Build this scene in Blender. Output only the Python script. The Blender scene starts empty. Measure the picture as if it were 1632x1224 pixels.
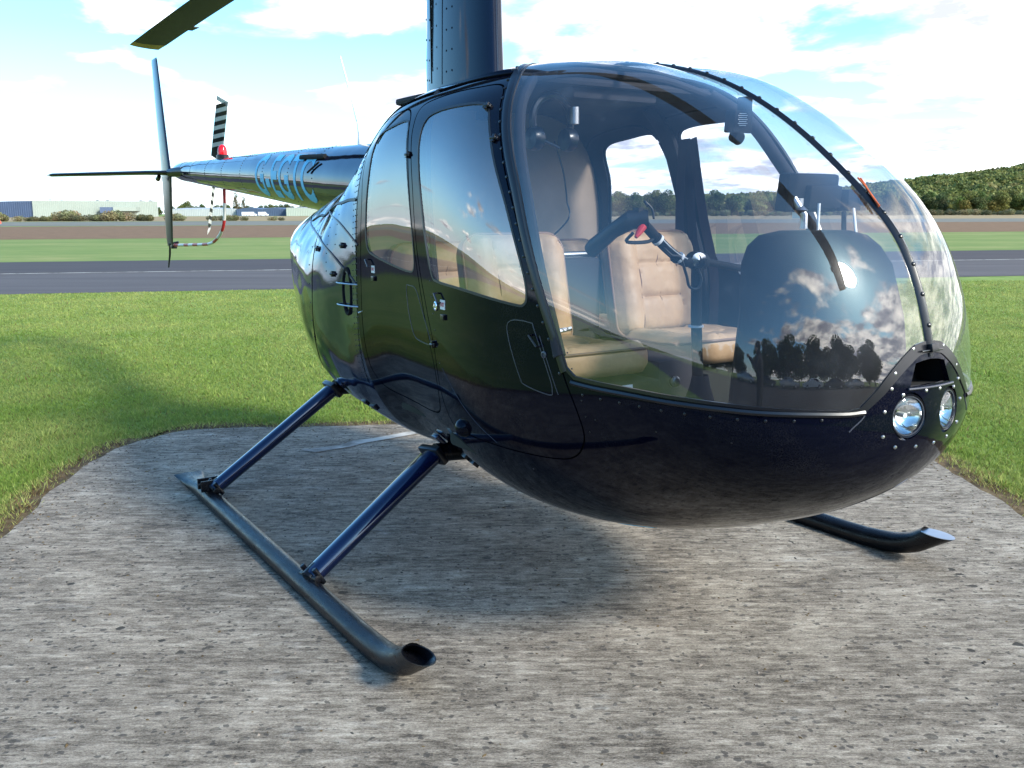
import bpy, bmesh, math, random
import numpy as np
from math import sin, cos, pi, radians, atan2, sqrt, tan, atan
from mathutils import Vector, Matrix, Euler, noise as mnoise
from mathutils.geometry import delaunay_2d_cdt

random.seed(7)
rng = np.random.default_rng(7)
scene = bpy.context.scene
col = scene.collection

# ------------------------------------------------------------------ camera
CAM = np.array([3.76, -2.30, 1.45])
DEP = np.array([-.843, .538, 0.0]); DEP /= np.linalg.norm(DEP)      # horizontal view direction
LAT = np.array([DEP[1], -DEP[0], 0.0])                               # to the right of the picture
UP = np.array([0, 0, 1.0])
PITCH = atan(273 / 1500.0); ROLL = radians(0.18)
fw = DEP * cos(PITCH) - UP * sin(PITCH)
cu = DEP * sin(PITCH) + UP * cos(PITCH)
cr = LAT * cos(ROLL) - cu * sin(ROLL)
cup = cu * cos(ROLL) + LAT * sin(ROLL)
cam_d = bpy.data.cameras.new('camera'); cam = bpy.data.objects.new('camera', cam_d); col.objects.link(cam)
cam_d.sensor_width = 36.0; cam_d.lens = 36.0 * 1500 / 1632
cam_d.clip_start = 0.05; cam_d.clip_end = 6000
cam.matrix_world = Matrix((
    (cr[0], cup[0], -fw[0], CAM[0]), (cr[1], cup[1], -fw[1], CAM[1]),
    (cr[2], cup[2], -fw[2], CAM[2]), (0, 0, 0, 1)))
scene.camera = cam

def G(lat, dep, z=0.0):
    """a place on the airfield, given in metres right of and in front of where the picture was taken"""
    p = CAM + LAT * lat + DEP * dep
    return (float(p[0]), float(p[1]), float(z))

# ------------------------------------------------------------------ sun, sky, exposure
SUN_EL = radians(34); sv = LAT * 0.79 - DEP * 0.61; sv /= np.linalg.norm(sv)
sun_vec = Vector((sv[0] * cos(SUN_EL), sv[1] * cos(SUN_EL), sin(SUN_EL)))
sd = bpy.data.lights.new('sun', 'SUN'); sun = bpy.data.objects.new('sun', sd); col.objects.link(sun)
sd.energy = 2.8; sd.angle = radians(10.0); sd.color = (1.0, 0.93, 0.82)
sun.rotation_euler = (-sun_vec).to_track_quat('-Z', 'Y').to_euler()

world = bpy.data.worlds.new('World'); scene.world = world; world.use_nodes = True
wn = world.node_tree; wn.nodes.clear()
def N(nt, t, **kw):
    n = nt.nodes.new(t)
    for k, v in kw.items():
        if k.startswith('i_'):
            n.inputs[k[2:].replace('_', ' ')].default_value = v
        else: setattr(n, k, v)
    return n
def mathn(nt, op, a=None, b=None, c=None, clamp=False):
    n = nt.nodes.new('ShaderNodeMath'); n.operation = op; n.use_clamp = clamp
    for i, v in enumerate((a, b, c)):
        if v is None: continue
        if isinstance(v, (int, float)): n.inputs[i].default_value = v
        else: nt.links.new(v, n.inputs[i])
    return n.outputs[0]
def ramp(nt, src, stops, interp='LINEAR'):
    n = nt.nodes.new('ShaderNodeValToRGB'); cr_ = n.color_ramp; cr_.interpolation = interp
    while len(cr_.elements) > 1: cr_.elements.remove(cr_.elements[-1])
    for i, (p, c) in enumerate(stops):
        e = cr_.elements[0] if i == 0 else cr_.elements.new(p)
        e.position = p; e.color = (c, c, c, 1) if isinstance(c, (int, float)) else (*c, 1)
    nt.links.new(src, n.inputs[0]); return n.outputs[0]
def mix(nt, fac, a, b, mode='MIX'):
    n = nt.nodes.new('ShaderNodeMix'); n.data_type = 'RGBA'; n.blend_type = mode
    for s, v in ((0, fac), (6, a), (7, b)):
        if isinstance(v, (int, float)): n.inputs[s].default_value = v
        elif isinstance(v, tuple): n.inputs[s].default_value = (*v, 1)
        else: nt.links.new(v, n.inputs[s])
    return n.outputs[2]
sky = N(wn, 'ShaderNodeTexSky', sky_type='NISHITA'); sky.sun_disc = False
sky.sun_elevation = SUN_EL; sky.sun_rotation = atan2(sun_vec.x, sun_vec.y)
sky.air_density = 1.0; sky.dust_density = 1.2; sky.ozone_density = 1.2
tc = N(wn, 'ShaderNodeTexCoord'); sep = N(wn, 'ShaderNodeSeparateXYZ'); wn.links.new(tc.outputs['Generated'], sep.inputs[0])
zc = mathn(wn, 'MAXIMUM', sep.outputs[2], 0.0)
den = mathn(wn, 'ADD', zc, 0.16)
comb = N(wn, 'ShaderNodeCombineXYZ')
wn.links.new(mathn(wn, 'DIVIDE', sep.outputs[0], den), comb.inputs[0])
wn.links.new(mathn(wn, 'DIVIDE', sep.outputs[1], den), comb.inputs[1])
n1 = N(wn, 'ShaderNodeTexNoise', i_Scale=1.3, i_Detail=9.0, i_Roughness=0.53, i_Distortion=0.25)
wn.links.new(comb.outputs[0], n1.inputs['Vector'])
n2 = N(wn, 'ShaderNodeTexNoise', i_Scale=0.42, i_Detail=3.0, i_Roughness=0.5); wn.links.new(comb.outputs[0], n2.inputs['Vector'])
# the cloud bank is thicker to the right of and behind the picture (round the sun), thin to the left
dlat = N(wn, 'ShaderNodeVectorMath', operation='DOT_PRODUCT'); wn.links.new(tc.outputs['Generated'], dlat.inputs[0]); dlat.inputs[1].default_value = tuple(LAT)
bias = mathn(wn, 'MULTIPLY', mathn(wn, 'MAXIMUM', dlat.outputs['Value'], -.45), 0.16)
low = mathn(wn, 'MULTIPLY', mathn(wn, 'SUBTRACT', 0.22, zc), 0.24)
cov = mathn(wn, 'ADD', mathn(wn, 'ADD', mathn(wn, 'MULTIPLY', n1.outputs[0], 0.75), mathn(wn, 'MULTIPLY', n2.outputs[0], 0.35)), mathn(wn, 'ADD', bias, low))
cmask = ramp(wn, cov, [(0.55, 0.0), (0.64, 1.0)], 'EASE')
n3 = N(wn, 'ShaderNodeTexNoise', i_Scale=2.3, i_Detail=6.0, i_Roughness=0.6); wn.links.new(comb.outputs[0], n3.inputs['Vector'])
ccol = ramp(wn, n3.outputs[0], [(0.36, (2.6, 2.75, 3.4)), (0.44, (4.0, 4.1, 4.6)), (0.53, (8.2, 8.1, 8.0)), (.66, (13, 12.4, 11.4))])
tint = mix(wn, 1.0, sky.outputs[0], (0.52, 0.92, 1.14), 'MULTIPLY')
hz = ramp(wn, sep.outputs[2], [(0.0, .85), (.04, .5), (.09, .22), (.17, .04), (.3, 0.0)])
tint = mix(wn, hz, tint, (5.4, 6.0, 6.5))
dsun = N(wn, 'ShaderNodeVectorMath', operation='DOT_PRODUCT'); wn.links.new(tc.outputs['Generated'], dsun.inputs[0]); dsun.inputs[1].default_value = tuple(sun_vec)
# clouds near the sun are lit through and shine brighter
glow = mathn(wn, 'ADD', mathn(wn, 'MULTIPLY', mathn(wn, 'POWER', mathn(wn, 'MAXIMUM', dsun.outputs['Value'], 0.0), 9.0), 1.6), 1.0)
vg = N(wn, 'ShaderNodeVectorMath', operation='SCALE'); wn.links.new(ccol, vg.inputs[0]); wn.links.new(glow, vg.inputs['Scale'])
mixc = mix(wn, cmask, tint, vg.outputs[0])
bg = N(wn, 'ShaderNodeBackground'); bg.inputs[1].default_value = 0.15
wn.links.new(mixc, bg.inputs[0]); wo = N(wn, 'ShaderNodeOutputWorld'); wn.links.new(bg.outputs[0], wo.inputs[0])

vs = scene.view_settings
vs.view_transform = 'Standard'; vs.look = 'None'; vs.gamma = 1.0; vs.exposure = 1.22; vs.use_curve_mapping = False
scene.cycles.max_bounces = 8; scene.cycles.transparent_max_bounces = 16; scene.cycles.glossy_bounces = 4
scene.cycles.caustics_reflective = False; scene.cycles.caustics_refractive = False

# ------------------------------------------------------------------ materials
def new_mat(name):
    m = bpy.data.materials.new(name); m.use_nodes = True
    nt = m.node_tree; b = nt.nodes['Principled BSDF']
    return m, nt, b
def coords(nt, scale=(1, 1, 1), rot=0.0, kind='Object'):
    t = N(nt, 'ShaderNodeTexCoord'); mp = N(nt, 'ShaderNodeMapping')
    mp.inputs['Scale'].default_value = scale; mp.inputs['Rotation'].default_value = (0, 0, rot)
    nt.links.new(t.outputs[kind], mp.inputs[0]); return mp.outputs[0]
def noise(nt, vec, scale, detail=4.0, rough=0.5, dist=0.0):
    n = N(nt, 'ShaderNodeTexNoise', i_Scale=scale, i_Detail=detail, i_Roughness=rough, i_Distortion=dist)
    nt.links.new(vec, n.inputs['Vector']); return n.outputs[0]
def bump(nt, b, h, strength=0.3, distance=0.01):
    n = N(nt, 'ShaderNodeBump'); n.inputs['Strength'].default_value = strength; n.inputs['Distance'].default_value = distance
    nt.links.new(h, n.inputs['Height']); nt.links.new(n.outputs[0], b.inputs['Normal'])
def simple(name, c, rough=0.5, metal=0.0, ior=1.5, var=0.15, vs_=8.0, bmp=0.0, bs=60.0, coat=0.0):
    m, nt, b = new_mat(name)
    v = coords(nt)
    n = noise(nt, v, vs_, 5.0, 0.6)
    c2 = ramp(nt, n, [(0.3, tuple(max(0, x * (1 - var)) for x in c)), (0.7, tuple(x * (1 + var) for x in c))])
    nt.links.new(c2, b.inputs['Base Color'])
    b.inputs['Roughness'].default_value = rough; b.inputs['Metallic'].default_value = metal; b.inputs['IOR'].default_value = ior
    b.inputs['Coat Weight'].default_value = coat; b.inputs['Coat Roughness'].default_value = 0.03
    if bmp: bump(nt, b, noise(nt, v, bs, 4.0, 0.6), bmp, 0.002)
    return m
def paint(name, wav, wscale=2.2, c=(0.003, 0.005, 0.020), ior=1.7, coat=.6):
    m, nt, b = new_mat(name)
    v = coords(nt); b.inputs['Base Color'].default_value = (*c, 1)
    b.inputs['Roughness'].default_value = 0.05; b.inputs['IOR'].default_value = ior
    b.inputs['Coat Weight'].default_value = coat; b.inputs['Coat Roughness'].default_value = 0.015; b.inputs['Coat IOR'].default_value = 1.6
    b.inputs['Specular Tint'].default_value = (.62, .78, 1, 1); b.inputs['Coat Tint'].default_value = (.7, .82, 1, 1)
    dust = noise(nt, v, 90.0, 3.0, 0.7)
    nt.links.new(ramp(nt, dust, [(0.4, 0.035), (0.8, 0.12)]), b.inputs['Roughness'])
    dirt = mathn(nt, 'MULTIPLY', ramp(nt, noise(nt, v, 3.0, 6.0, .7), [(.45, 0.0), (.75, 1.0)]), ramp(nt, noise(nt, v, 240.0, 2.0, .7), [(.5, 0.0), (.75, 1.0)]))
    nt.links.new(mix(nt, mathn(nt, 'MULTIPLY', dirt, .35), c, (.10, .09, .08)), b.inputs['Base Color'])
    h = mathn(nt, 'ADD', noise(nt, v, wscale, 1.5, 0.4), mathn(nt, 'MULTIPLY', noise(nt, v, 320.0, 1.0, 0.5), 0.002))
    n = N(nt, 'ShaderNodeBump'); n.inputs['Strength'].default_value = 1.0; n.inputs['Distance'].default_value = wav
    nt.links.new(h, n.inputs['Height']); nt.links.new(n.outputs[0], b.inputs['Normal']); nt.links.new(n.outputs[0], b.inputs['Coat Normal'])
    return m
M = {}
M['paint'] = paint('navy_paint', 0.006, 2.0, c=(.0014, .002, .0075), ior=1.27, coat=0.0)
M['fairing'] = paint('navy_fairing_paint', 0.004, 2.0, c=(.0025, .004, .014), ior=1.40, coat=.0)
M['cowl'] = paint('navy_cowling_paint', 0.045, 3.4)
M['boom'] = paint('navy_boom_paint', 0.006, 3.0, ior=1.42, coat=.15)
M['interior'] = simple('charcoal_lining', (0.022, 0.021, 0.026), 0.9, bmp=0.4, bs=200)
M['rubber'] = simple('black_rubber', (0.008, 0.008, 0.009), 0.45)
M['trim'] = simple('black_trim', (0.006, 0.007, 0.011), 0.28)
M['skid'] = simple('satin_black_skid', (0.005, 0.0055, 0.008), 0.26, ior=1.33, var=0.5, vs_=30, bmp=0.15, bs=300)
_m, _nt, _b = new_mat('scuffed_skid_black'); _v = coords(_nt); _w = noise(_nt, coords(_nt, (3, 14, 14)), 5.0, 8.0, .75)
_nt.links.new(mix(_nt, ramp(_nt, _w, [(.62, 0.0), (.72, .7)]), (.005, .0055, .008), (.06, .058, .056)), _b.inputs['Base Color']); _nt.links.new(ramp(_nt, _w, [(.4, .24), (.7, .5)]), _b.inputs['Roughness']); _b.inputs['IOR'].default_value = 1.35
bump(_nt, _b, noise(_nt, _v, 220, 4, .7), .2, .002); M['skid_worn'] = _m
M['strut'] = paint('navy_strut_paint', 0.001, 4.0, (0.003, 0.007, 0.034), ior=1.5, coat=.3)
M['fin'] = paint('navy_fin_paint', 0.002, 4.0, (0.004, 0.006, 0.020), ior=1.28, coat=.0)
M['seal'] = simple('dark_door_gap', (0.003, 0.003, 0.004), 0.8, ior=1.08)
M['edge'] = simple('lighter_edge_paint', (0.05, 0.055, 0.075), 0.25)  # slightly lighter paint for thin lines and raised edges
M['chrome'] = simple('chrome', (0.75, 0.76, 0.78), 0.12, 1.0, var=0.03)
M['alu'] = simple('aluminium', (0.5, 0.51, 0.53), 0.35, 1.0, var=0.1)
M['white'] = simple('white_plastic', (0.75, 0.75, 0.73), 0.5, var=0.04)
M['red'] = simple('red_plastic', (0.55, 0.015, 0.02), 0.3)
M['lens_red'] = simple('red_beacon_lens', (0.65, 0.01, 0.02), 0.08, var=0.02)
M['letters'] = simple('light_blue_lettering', (0.12, 0.50, 0.78), 0.5, var=0.03)
M['red_print'] = simple('red_print', (0.5, 0.02, 0.05), 0.5)
M['black_print'] = simple('black_print', (0.01, 0.01, 0.01), 0.5)
M['band_white'] = simple('white_band_paint', (0.62, 0.62, 0.6), 0.35, var=0.1)
M['band_red'] = simple('red_band_paint', (0.42, 0.02, 0.03), 0.35, var=0.1)
M['band_black'] = simple('black_band_paint', (0.012, 0.012, 0.016), 0.35, var=0.1)
M['blade'] = simple('grey_blade_paint', (0.018, 0.018, 0.021), 0.55, var=0.3)
M['blade_tip'] = simple('yellow_brown_blade_tip', (0.42, 0.27, 0.08), 0.5, var=0.2)
M['panel_black'] = simple('black_crackle_panel', (0.004, 0.0045, 0.007), 0.75, ior=1.3, bmp=0.5, bs=400)
M['string'] = simple('orange_yarn', (0.5, 0.10, 0.03), 0.9)
M['mesh_dark'] = simple('dark_opening', (0.002, 0.002, 0.003), 0.9)
M['belt'] = simple('dark_belt_webbing', (0.035, 0.022, 0.032), 0.7, bmp=0.5, bs=300)
M['carpet'] = simple('olive_black_carpet', (0.020, 0.022, 0.016), 0.95, bmp=0.6, bs=300)
def leather():
    m, nt, b = new_mat('tan_leather'); v = coords(nt)
    nt.links.new(ramp(nt, noise(nt, v, 6, 4, .6), [(0.3, (0.36, 0.225, 0.12)), (0.7, (0.46, 0.305, 0.175))]), b.inputs['Base Color'])
    b.inputs['Roughness'].default_value = 0.5; b.inputs['Specular IOR Level'].default_value = .3
    bump(nt, b, mathn(nt, 'ADD', noise(nt, v, 14, 3, .6), mathn(nt, 'MULTIPLY', noise(nt, v, 260, 3, .6), 0.10)), 0.55, 0.008)
    return m
M['leather'] = leather()
M['piping'] = simple('brown_piping', (0.16, 0.085, 0.045), 0.45)
M['cloth'] = simple('beige_cloth', (0.38, 0.28, 0.20), 0.9, var=0.08, bmp=0.3, bs=250)
def glass(name, tint_, spec, rough=0.0, haze=0.0, c=(0.6, 0.62, 0.66), micro=0.0):
    m, nt, b = new_mat(name); nt.nodes.remove(b)
    out = nt.nodes['Material Output']
    tr = N(nt, 'ShaderNodeBsdfTransparent'); tr.inputs[0].default_value = (*tint_, 1)
    gl = N(nt, 'ShaderNodeBsdfGlossy'); gl.inputs['Roughness'].default_value = rough; gl.inputs[0].default_value = (1, 1, 1, 1)
    fr = N(nt, 'ShaderNodeFresnel'); gm = N(nt, 'ShaderNodeNewGeometry')   # thin pane: same reflection from both sides
    nt.links.new(mathn(nt, 'ADD', mathn(nt, 'MULTIPLY', gm.outputs['Backfacing'], 1 / spec - spec), spec), fr.inputs[0])
    mx = N(nt, 'ShaderNodeMixShader'); nt.links.new(fr.outputs[0], mx.inputs[0]); nt.links.new(tr.outputs[0], mx.inputs[1]); nt.links.new(gl.outputs[0], mx.inputs[2])
    if micro:   # fine scratches in the acrylic spread the highlights
        g2 = N(nt, 'ShaderNodeBsdfGlossy'); g2.inputs['Roughness'].default_value = .22; mg = N(nt, 'ShaderNodeMixShader'); mg.inputs[0].default_value = micro
        nt.links.new(gl.outputs[0], mg.inputs[1]); nt.links.new(g2.outputs[0], mg.inputs[2]); nt.links.new(mg.outputs[0], mx.inputs[2])
    v = coords(nt)
    bn = N(nt, 'ShaderNodeBump'); bn.inputs['Strength'].default_value = 1.0; bn.inputs['Distance'].default_value = 0.004
    nt.links.new(noise(nt, v, 2.0, 1.0, .4), bn.inputs['Height']); nt.links.new(bn.outputs[0], gl.inputs['Normal'])
    last = mx.outputs[0]
    if haze:   # a film of dust on the acrylic
        df = N(nt, 'ShaderNodeBsdfDiffuse'); df.inputs[0].default_value = (*c, 1)
        m2 = N(nt, 'ShaderNodeMixShader')
        nt.links.new(ramp(nt, noise(nt, v, 5.0, 6.0, .65), [(0.35, haze * 0.3), (0.6, haze), (0.75, haze * 3.2)]), m2.inputs[0])
        nt.links.new(last, m2.inputs[1]); nt.links.new(df.outputs[0], m2.inputs[2]); last = m2.outputs[0]
    nt.links.new(last, out.inputs[0]); return m
M['windshield'] = glass('acrylic_windshield', (0.87, 0.89, 0.93), 1.88, haze=0.026, micro=.06)
M['side_glass'] = glass('tinted_side_window', (0.74, 0.79, 0.86), 2.5, haze=0.004)
M['lens'] = glass('lamp_glass', (0.93, 0.95, 0.94), 1.5)

# ------------------------------------------------------------------ object helpers
def tag(o, label=None, cat=None, group=None, kind=None):
    if label: o['label'] = label
    if cat: o['category'] = cat
    if group: o['group'] = group
    if kind: o['kind'] = kind
    return o
def empty(name, loc, rz=0.0, parent=None):
    o = bpy.data.objects.new(name, None); col.objects.link(o); o.location = loc; o.rotation_euler = (0, 0, rz)
    o.empty_display_size = 0.2
    if parent: o.parent = parent
    return o
def link(name, me, mats, parent=None, smooth=True, kind=None):
    for m in (mats if isinstance(mats, (list, tuple)) else [mats]): me.materials.append(M[m] if isinstance(m, str) else m)
    o = bpy.data.objects.new(name, me); col.objects.link(o)
    if smooth: me.shade_smooth()
    if parent: o.parent = parent
    if kind: o['kind'] = kind
    return o
class MB:
    def __init__(s): s.v = []; s.f = []; s.m = []; s.nrm = None
    def add(s, vs_, fs, mi=0):
        o = len(s.v); s.v += [tuple(map(float, p)) for p in vs_]; s.f += [tuple(i + o for i in f) for f in fs]; s.m += [mi] * len(fs)
    def mesh(s, name, bevel=0.0, auto=None):
        me = bpy.data.meshes.new(name); me.from_pydata(s.v, [], s.f)
        me.polygons.foreach_set('material_index', s.m); me.update(); return me
    def build(s, name, mats, parent=None, smooth=True, bev=0.0, seg=2, kind=None, sharp=35):
        me = s.mesh(name)
        bm = bmesh.new(); bm.from_mesh(me)
        bmesh.ops.recalc_face_normals(bm, faces=bm.faces)
        if bev:
            ed = [e for e in bm.edges if len(e.link_faces) == 2 and e.calc_face_angle(0) > radians(25)]
            bmesh.ops.bevel(bm, geom=ed, offset=bev, segments=seg, profile=0.6, affect='EDGES', clamp_overlap=True)
        bm.to_mesh(me); bm.free()
        o = link(name, me, mats, parent, smooth, kind)
        if smooth: me.set_sharp_from_angle(angle=radians(sharp))
        return o
    def box(s, c, size, rot=None, mi=0, taper=1.0):
        hx, hy, hz = [q / 2 for q in size]; R = rot if rot is not None else Matrix.Identity(3)
        vs_ = []
        for z in (-hz, hz):
            t = taper if z > 0 else 1.0
            for x, y in ((-hx, -hy), (hx, -hy), (hx, hy), (-hx, hy)):
                vs_.append(R @ Vector((x * t, y * t, z)) + Vector(c))
        s.add(vs_, [(3, 2, 1, 0), (4, 5, 6, 7), (0, 1, 5, 4), (1, 2, 6, 5), (2, 3, 7, 6), (3, 0, 4, 7)], mi)
    def tube(s, pts, r, n=12, caps=True, mi=0, ry=None, upv=(0, 0, 1), mats=None):
        """swept tube; r (and ry: second radius) may be lists"""
        pts = [Vector(p) for p in pts]; k = len(pts)
        rr = r if isinstance(r, (list, tuple)) else [r] * k
        r2 = rr if ry is None else (ry if isinstance(ry, (list, tuple)) else [ry] * k)
        o = len(s.v); prev = None
        for i, p in enumerate(pts):
            t = (pts[min(i + 1, k - 1)] - pts[max(i - 1, 0)]).normalized()
            if prev is None:
                u = Vector(upv); u = (u - t * u.dot(t))
                if u.length < 1e-3: u = Vector((1, 0, 0)); u = u - t * u.dot(t)
                u.normalize()
            else: u = (prev - t * prev.dot(t)).normalized()
            prev = u; w = t.cross(u)
            for j in range(n):
                a = 2 * pi * j / n; s.v.append(tuple(p + u * (r2[i] * sin(a)) + w * (rr[i] * cos(a))))
        for i in range(k - 1):
            for j in range(n):
                a, b = o + i * n + j, o + i * n + (j + 1) % n
                s.f.append((a, b, b + n, a + n)); s.m.append(mats[i] if mats else mi)
        if caps:
            s.f.append(tuple(o + j for j in range(n))[::-1]); s.m.append(mats[0] if mats else mi)
            s.f.append(tuple(o + (k - 1) * n + j for j in range(n))); s.m.append(mats[-1] if mats else mi)
        return s
    def lathe(s, prof, c, axis=(0, 0, 1), n=20, mi=0):
        ax = Vector(axis).normalized(); u = ax.orthogonal().normalized(); w = ax.cross(u); o = len(s.v)
        for r, h in prof:
            for j in range(n):
                a = 2 * pi * j / n; s.v.append(tuple(Vector(c) + ax * h + (u * cos(a) + w * sin(a)) * max(r, 1e-5)))
        for i in range(len(prof) - 1):
            for j in range(n):
                a, b = o + i * n + j, o + i * n + (j + 1) % n; s.f.append((a, b, b + n, a + n)); s.m.append(mi)
        return s
    def loft(s, rings, mi=0, caps=True, close=True):
        o = len(s.v); n = len(rings[0])
        for r in rings: s.v += [tuple(map(float, p)) for p in r]
        for i in range(len(rings) - 1):
            for j in range(n if close else n - 1):
                a, b = o + i * n + j, o + i * n + (j + 1) % n; s.f.append((a, b, b + n, a + n)); s.m.append(mi)
        if caps:
            s.f.append(tuple(range(o + n - 1, o - 1, -1))); s.m.append(mi)
            s.f.append(tuple(range(o + (len(rings) - 1) * n, o + len(rings) * n))); s.m.append(mi)
        return s
def smooth_pts(pts, k=6, closed=False):
    """Catmull-Rom through the points"""
    P = [np.array(p, float) for p in pts]; n = len(P); out = []
    rngi = range(n) if closed else range(n - 1)
    for i in rngi:
        p0 = P[(i - 1) % n] if closed or i > 0 else P[0] * 2 - P[1]
        p1 = P[i]; p2 = P[(i + 1) % n]
        p3 = P[(i + 2) % n] if closed or i + 2 < n else P[-1] * 2 - P[-2]
        for j in range(k):
            t = j / k
            out.append(0.5 * (2 * p1 + (p2 - p0) * t + (2 * p0 - 5 * p1 + 4 * p2 - p3) * t * t + (3 * p1 - p0 - 3 * p2 + p3) * t ** 3))
    if not closed: out.append(P[-1])
    return out
def offset(poly, d):
    n = len(poly); A = sum(poly[i][0] * poly[(i + 1) % n][1] - poly[(i + 1) % n][0] * poly[i][1] for i in range(n)); sg = 1 if A > 0 else -1
    out = []
    for i in range(n):
        p0, p1, p2 = Vector(poly[i - 1]), Vector(poly[i]), Vector(poly[(i + 1) % n])
        e1 = (p1 - p0).normalized(); e2 = (p2 - p1).normalized()
        n1 = Vector((e1.y, -e1.x)) * sg; n2 = Vector((e2.y, -e2.x)) * sg
        b = n1 + n2
        if b.length < 1e-6: b = n1
        b.normalize(); m = max(0.5, b.dot(n1)); out.append(tuple(p1 + b * d / m))
    return out
def inside(poly, x, y):
    px = np.array([p[0] for p in poly]); py = np.array([p[1] for p in poly]); qx = np.roll(px, -1); qy = np.roll(py, -1)
    c = np.zeros(x.shape, bool)
    for a, b, e, f in zip(px, py, qx, qy):
        if b == f: continue
        c ^= ((b > y) != (f > y)) & (x < (e - a) * (y - b) / (f - b) + a)
    return c

# ================================================================== THE AIRFIELD
# local frame of the ground sheets: x to the right of the picture, y away from where it was taken
FM = Matrix(((LAT[0], DEP[0], 0, CAM[0]), (LAT[1], DEP[1], 0, CAM[1]), (0, 0, 1, 0), (0, 0, 0, 1)))
def field(o): o.matrix_world = FM; return o
def ground_mat(name, stops, scale=(1, 1, 1), nscale=3.0, rough=0.95, fine=None, bmp=0.0, detail=8.0, rot=0.0, extra=None):
    m, nt, b = new_mat(name); v = coords(nt, scale, rot); n = noise(nt, v, nscale, detail, 0.65)
    if fine: n = mathn(nt, 'ADD', mathn(nt, 'MULTIPLY', n, 1 - fine[1]), mathn(nt, 'MULTIPLY', noise(nt, coords(nt, fine[2], rot), fine[0], 6.0, .7), fine[1]))
    c = ramp(nt, n, stops)
    if extra: c = extra(nt, c)
    nt.links.new(c, b.inputs['Base Color']); b.inputs['Roughness'].default_value = rough; b.inputs['Specular IOR Level'].default_value = 0.25
    if bmp: bump(nt, b, n, bmp, .02)
    return m
A113 = atan(.2)
M['grass_ground'] = ground_mat('mown_grass_ground', [(.36, (.10, .165, .03)), (.5, (.155, .225, .045)), (.64, (.25, .285, .08))], (1, .55, 1), .35, fine=(3.0, .5, (1, .35, 1)), bmp=.5, rot=-A113)
M['grass_strip'] = ground_mat('far_grass_strip', [(.38, (.10, .16, .03)), (.5, (.14, .19, .042)), (.62, (.24, .23, .08))], (.25, 1, 1), .25, fine=(2.0, .45, (.3, 1, 1)), rot=-A113)
M['asphalt'] = ground_mat('weathered_runway_asphalt', [(.35, (.055, .048, .050)), (.5, (.078, .069, .070)), (.68, (.108, .098, .098))], (.10, 1, 1), 1.2, .9, fine=(30, .35, (1, 1, 1)), rot=-A113)
M['asphalt_dark'] = ground_mat('darker_runway_edge', [(.35, (.038, .032, .035)), (.65, (.064, .056, .058))], (.08, 1, 1), 1.6, .9, fine=(30, .4, (1, 1, 1)), rot=-A113)
M['soil'] = ground_mat('ploughed_brown_soil', [(.4, (.125, .07, .032)), (.58, (.175, .10, .05)), (.66, (.22, .135, .075)), (.74, (.42, .34, .26))], (.6, 1, 1), 1.5, fine=(1.0, .5, (1, 1, 1)), rot=-A113)
M['straw'] = ground_mat('dry_straw_grass', [(.38, (.17, .12, .055)), (.5, (.26, .19, .095)), (.65, (.36, .28, .16))], (.3, 1, 1), .3, fine=(1.0, .5, (1, 1, 1)))
M['grey_track'] = ground_mat('grey_green_track', [(.4, (.12, .12, .095)), (.62, (.17, .165, .14))], (.1, 1, 1), .3, rot=-A113)
M['line'] = ground_mat('worn_white_line_paint', [(.42, (.20, .185, .165)), (.55, (.46, .44, .40))], (1, 1, 1), 3.0)
M['dry_edge'] = ground_mat('dry_brown_turf_edge', [(.38, (.045, .032, .016)), (.5, (.10, .068, .034)), (.66, (.17, .12, .06))], (1, 1, 1), 9.0, bmp=.8)
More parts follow.
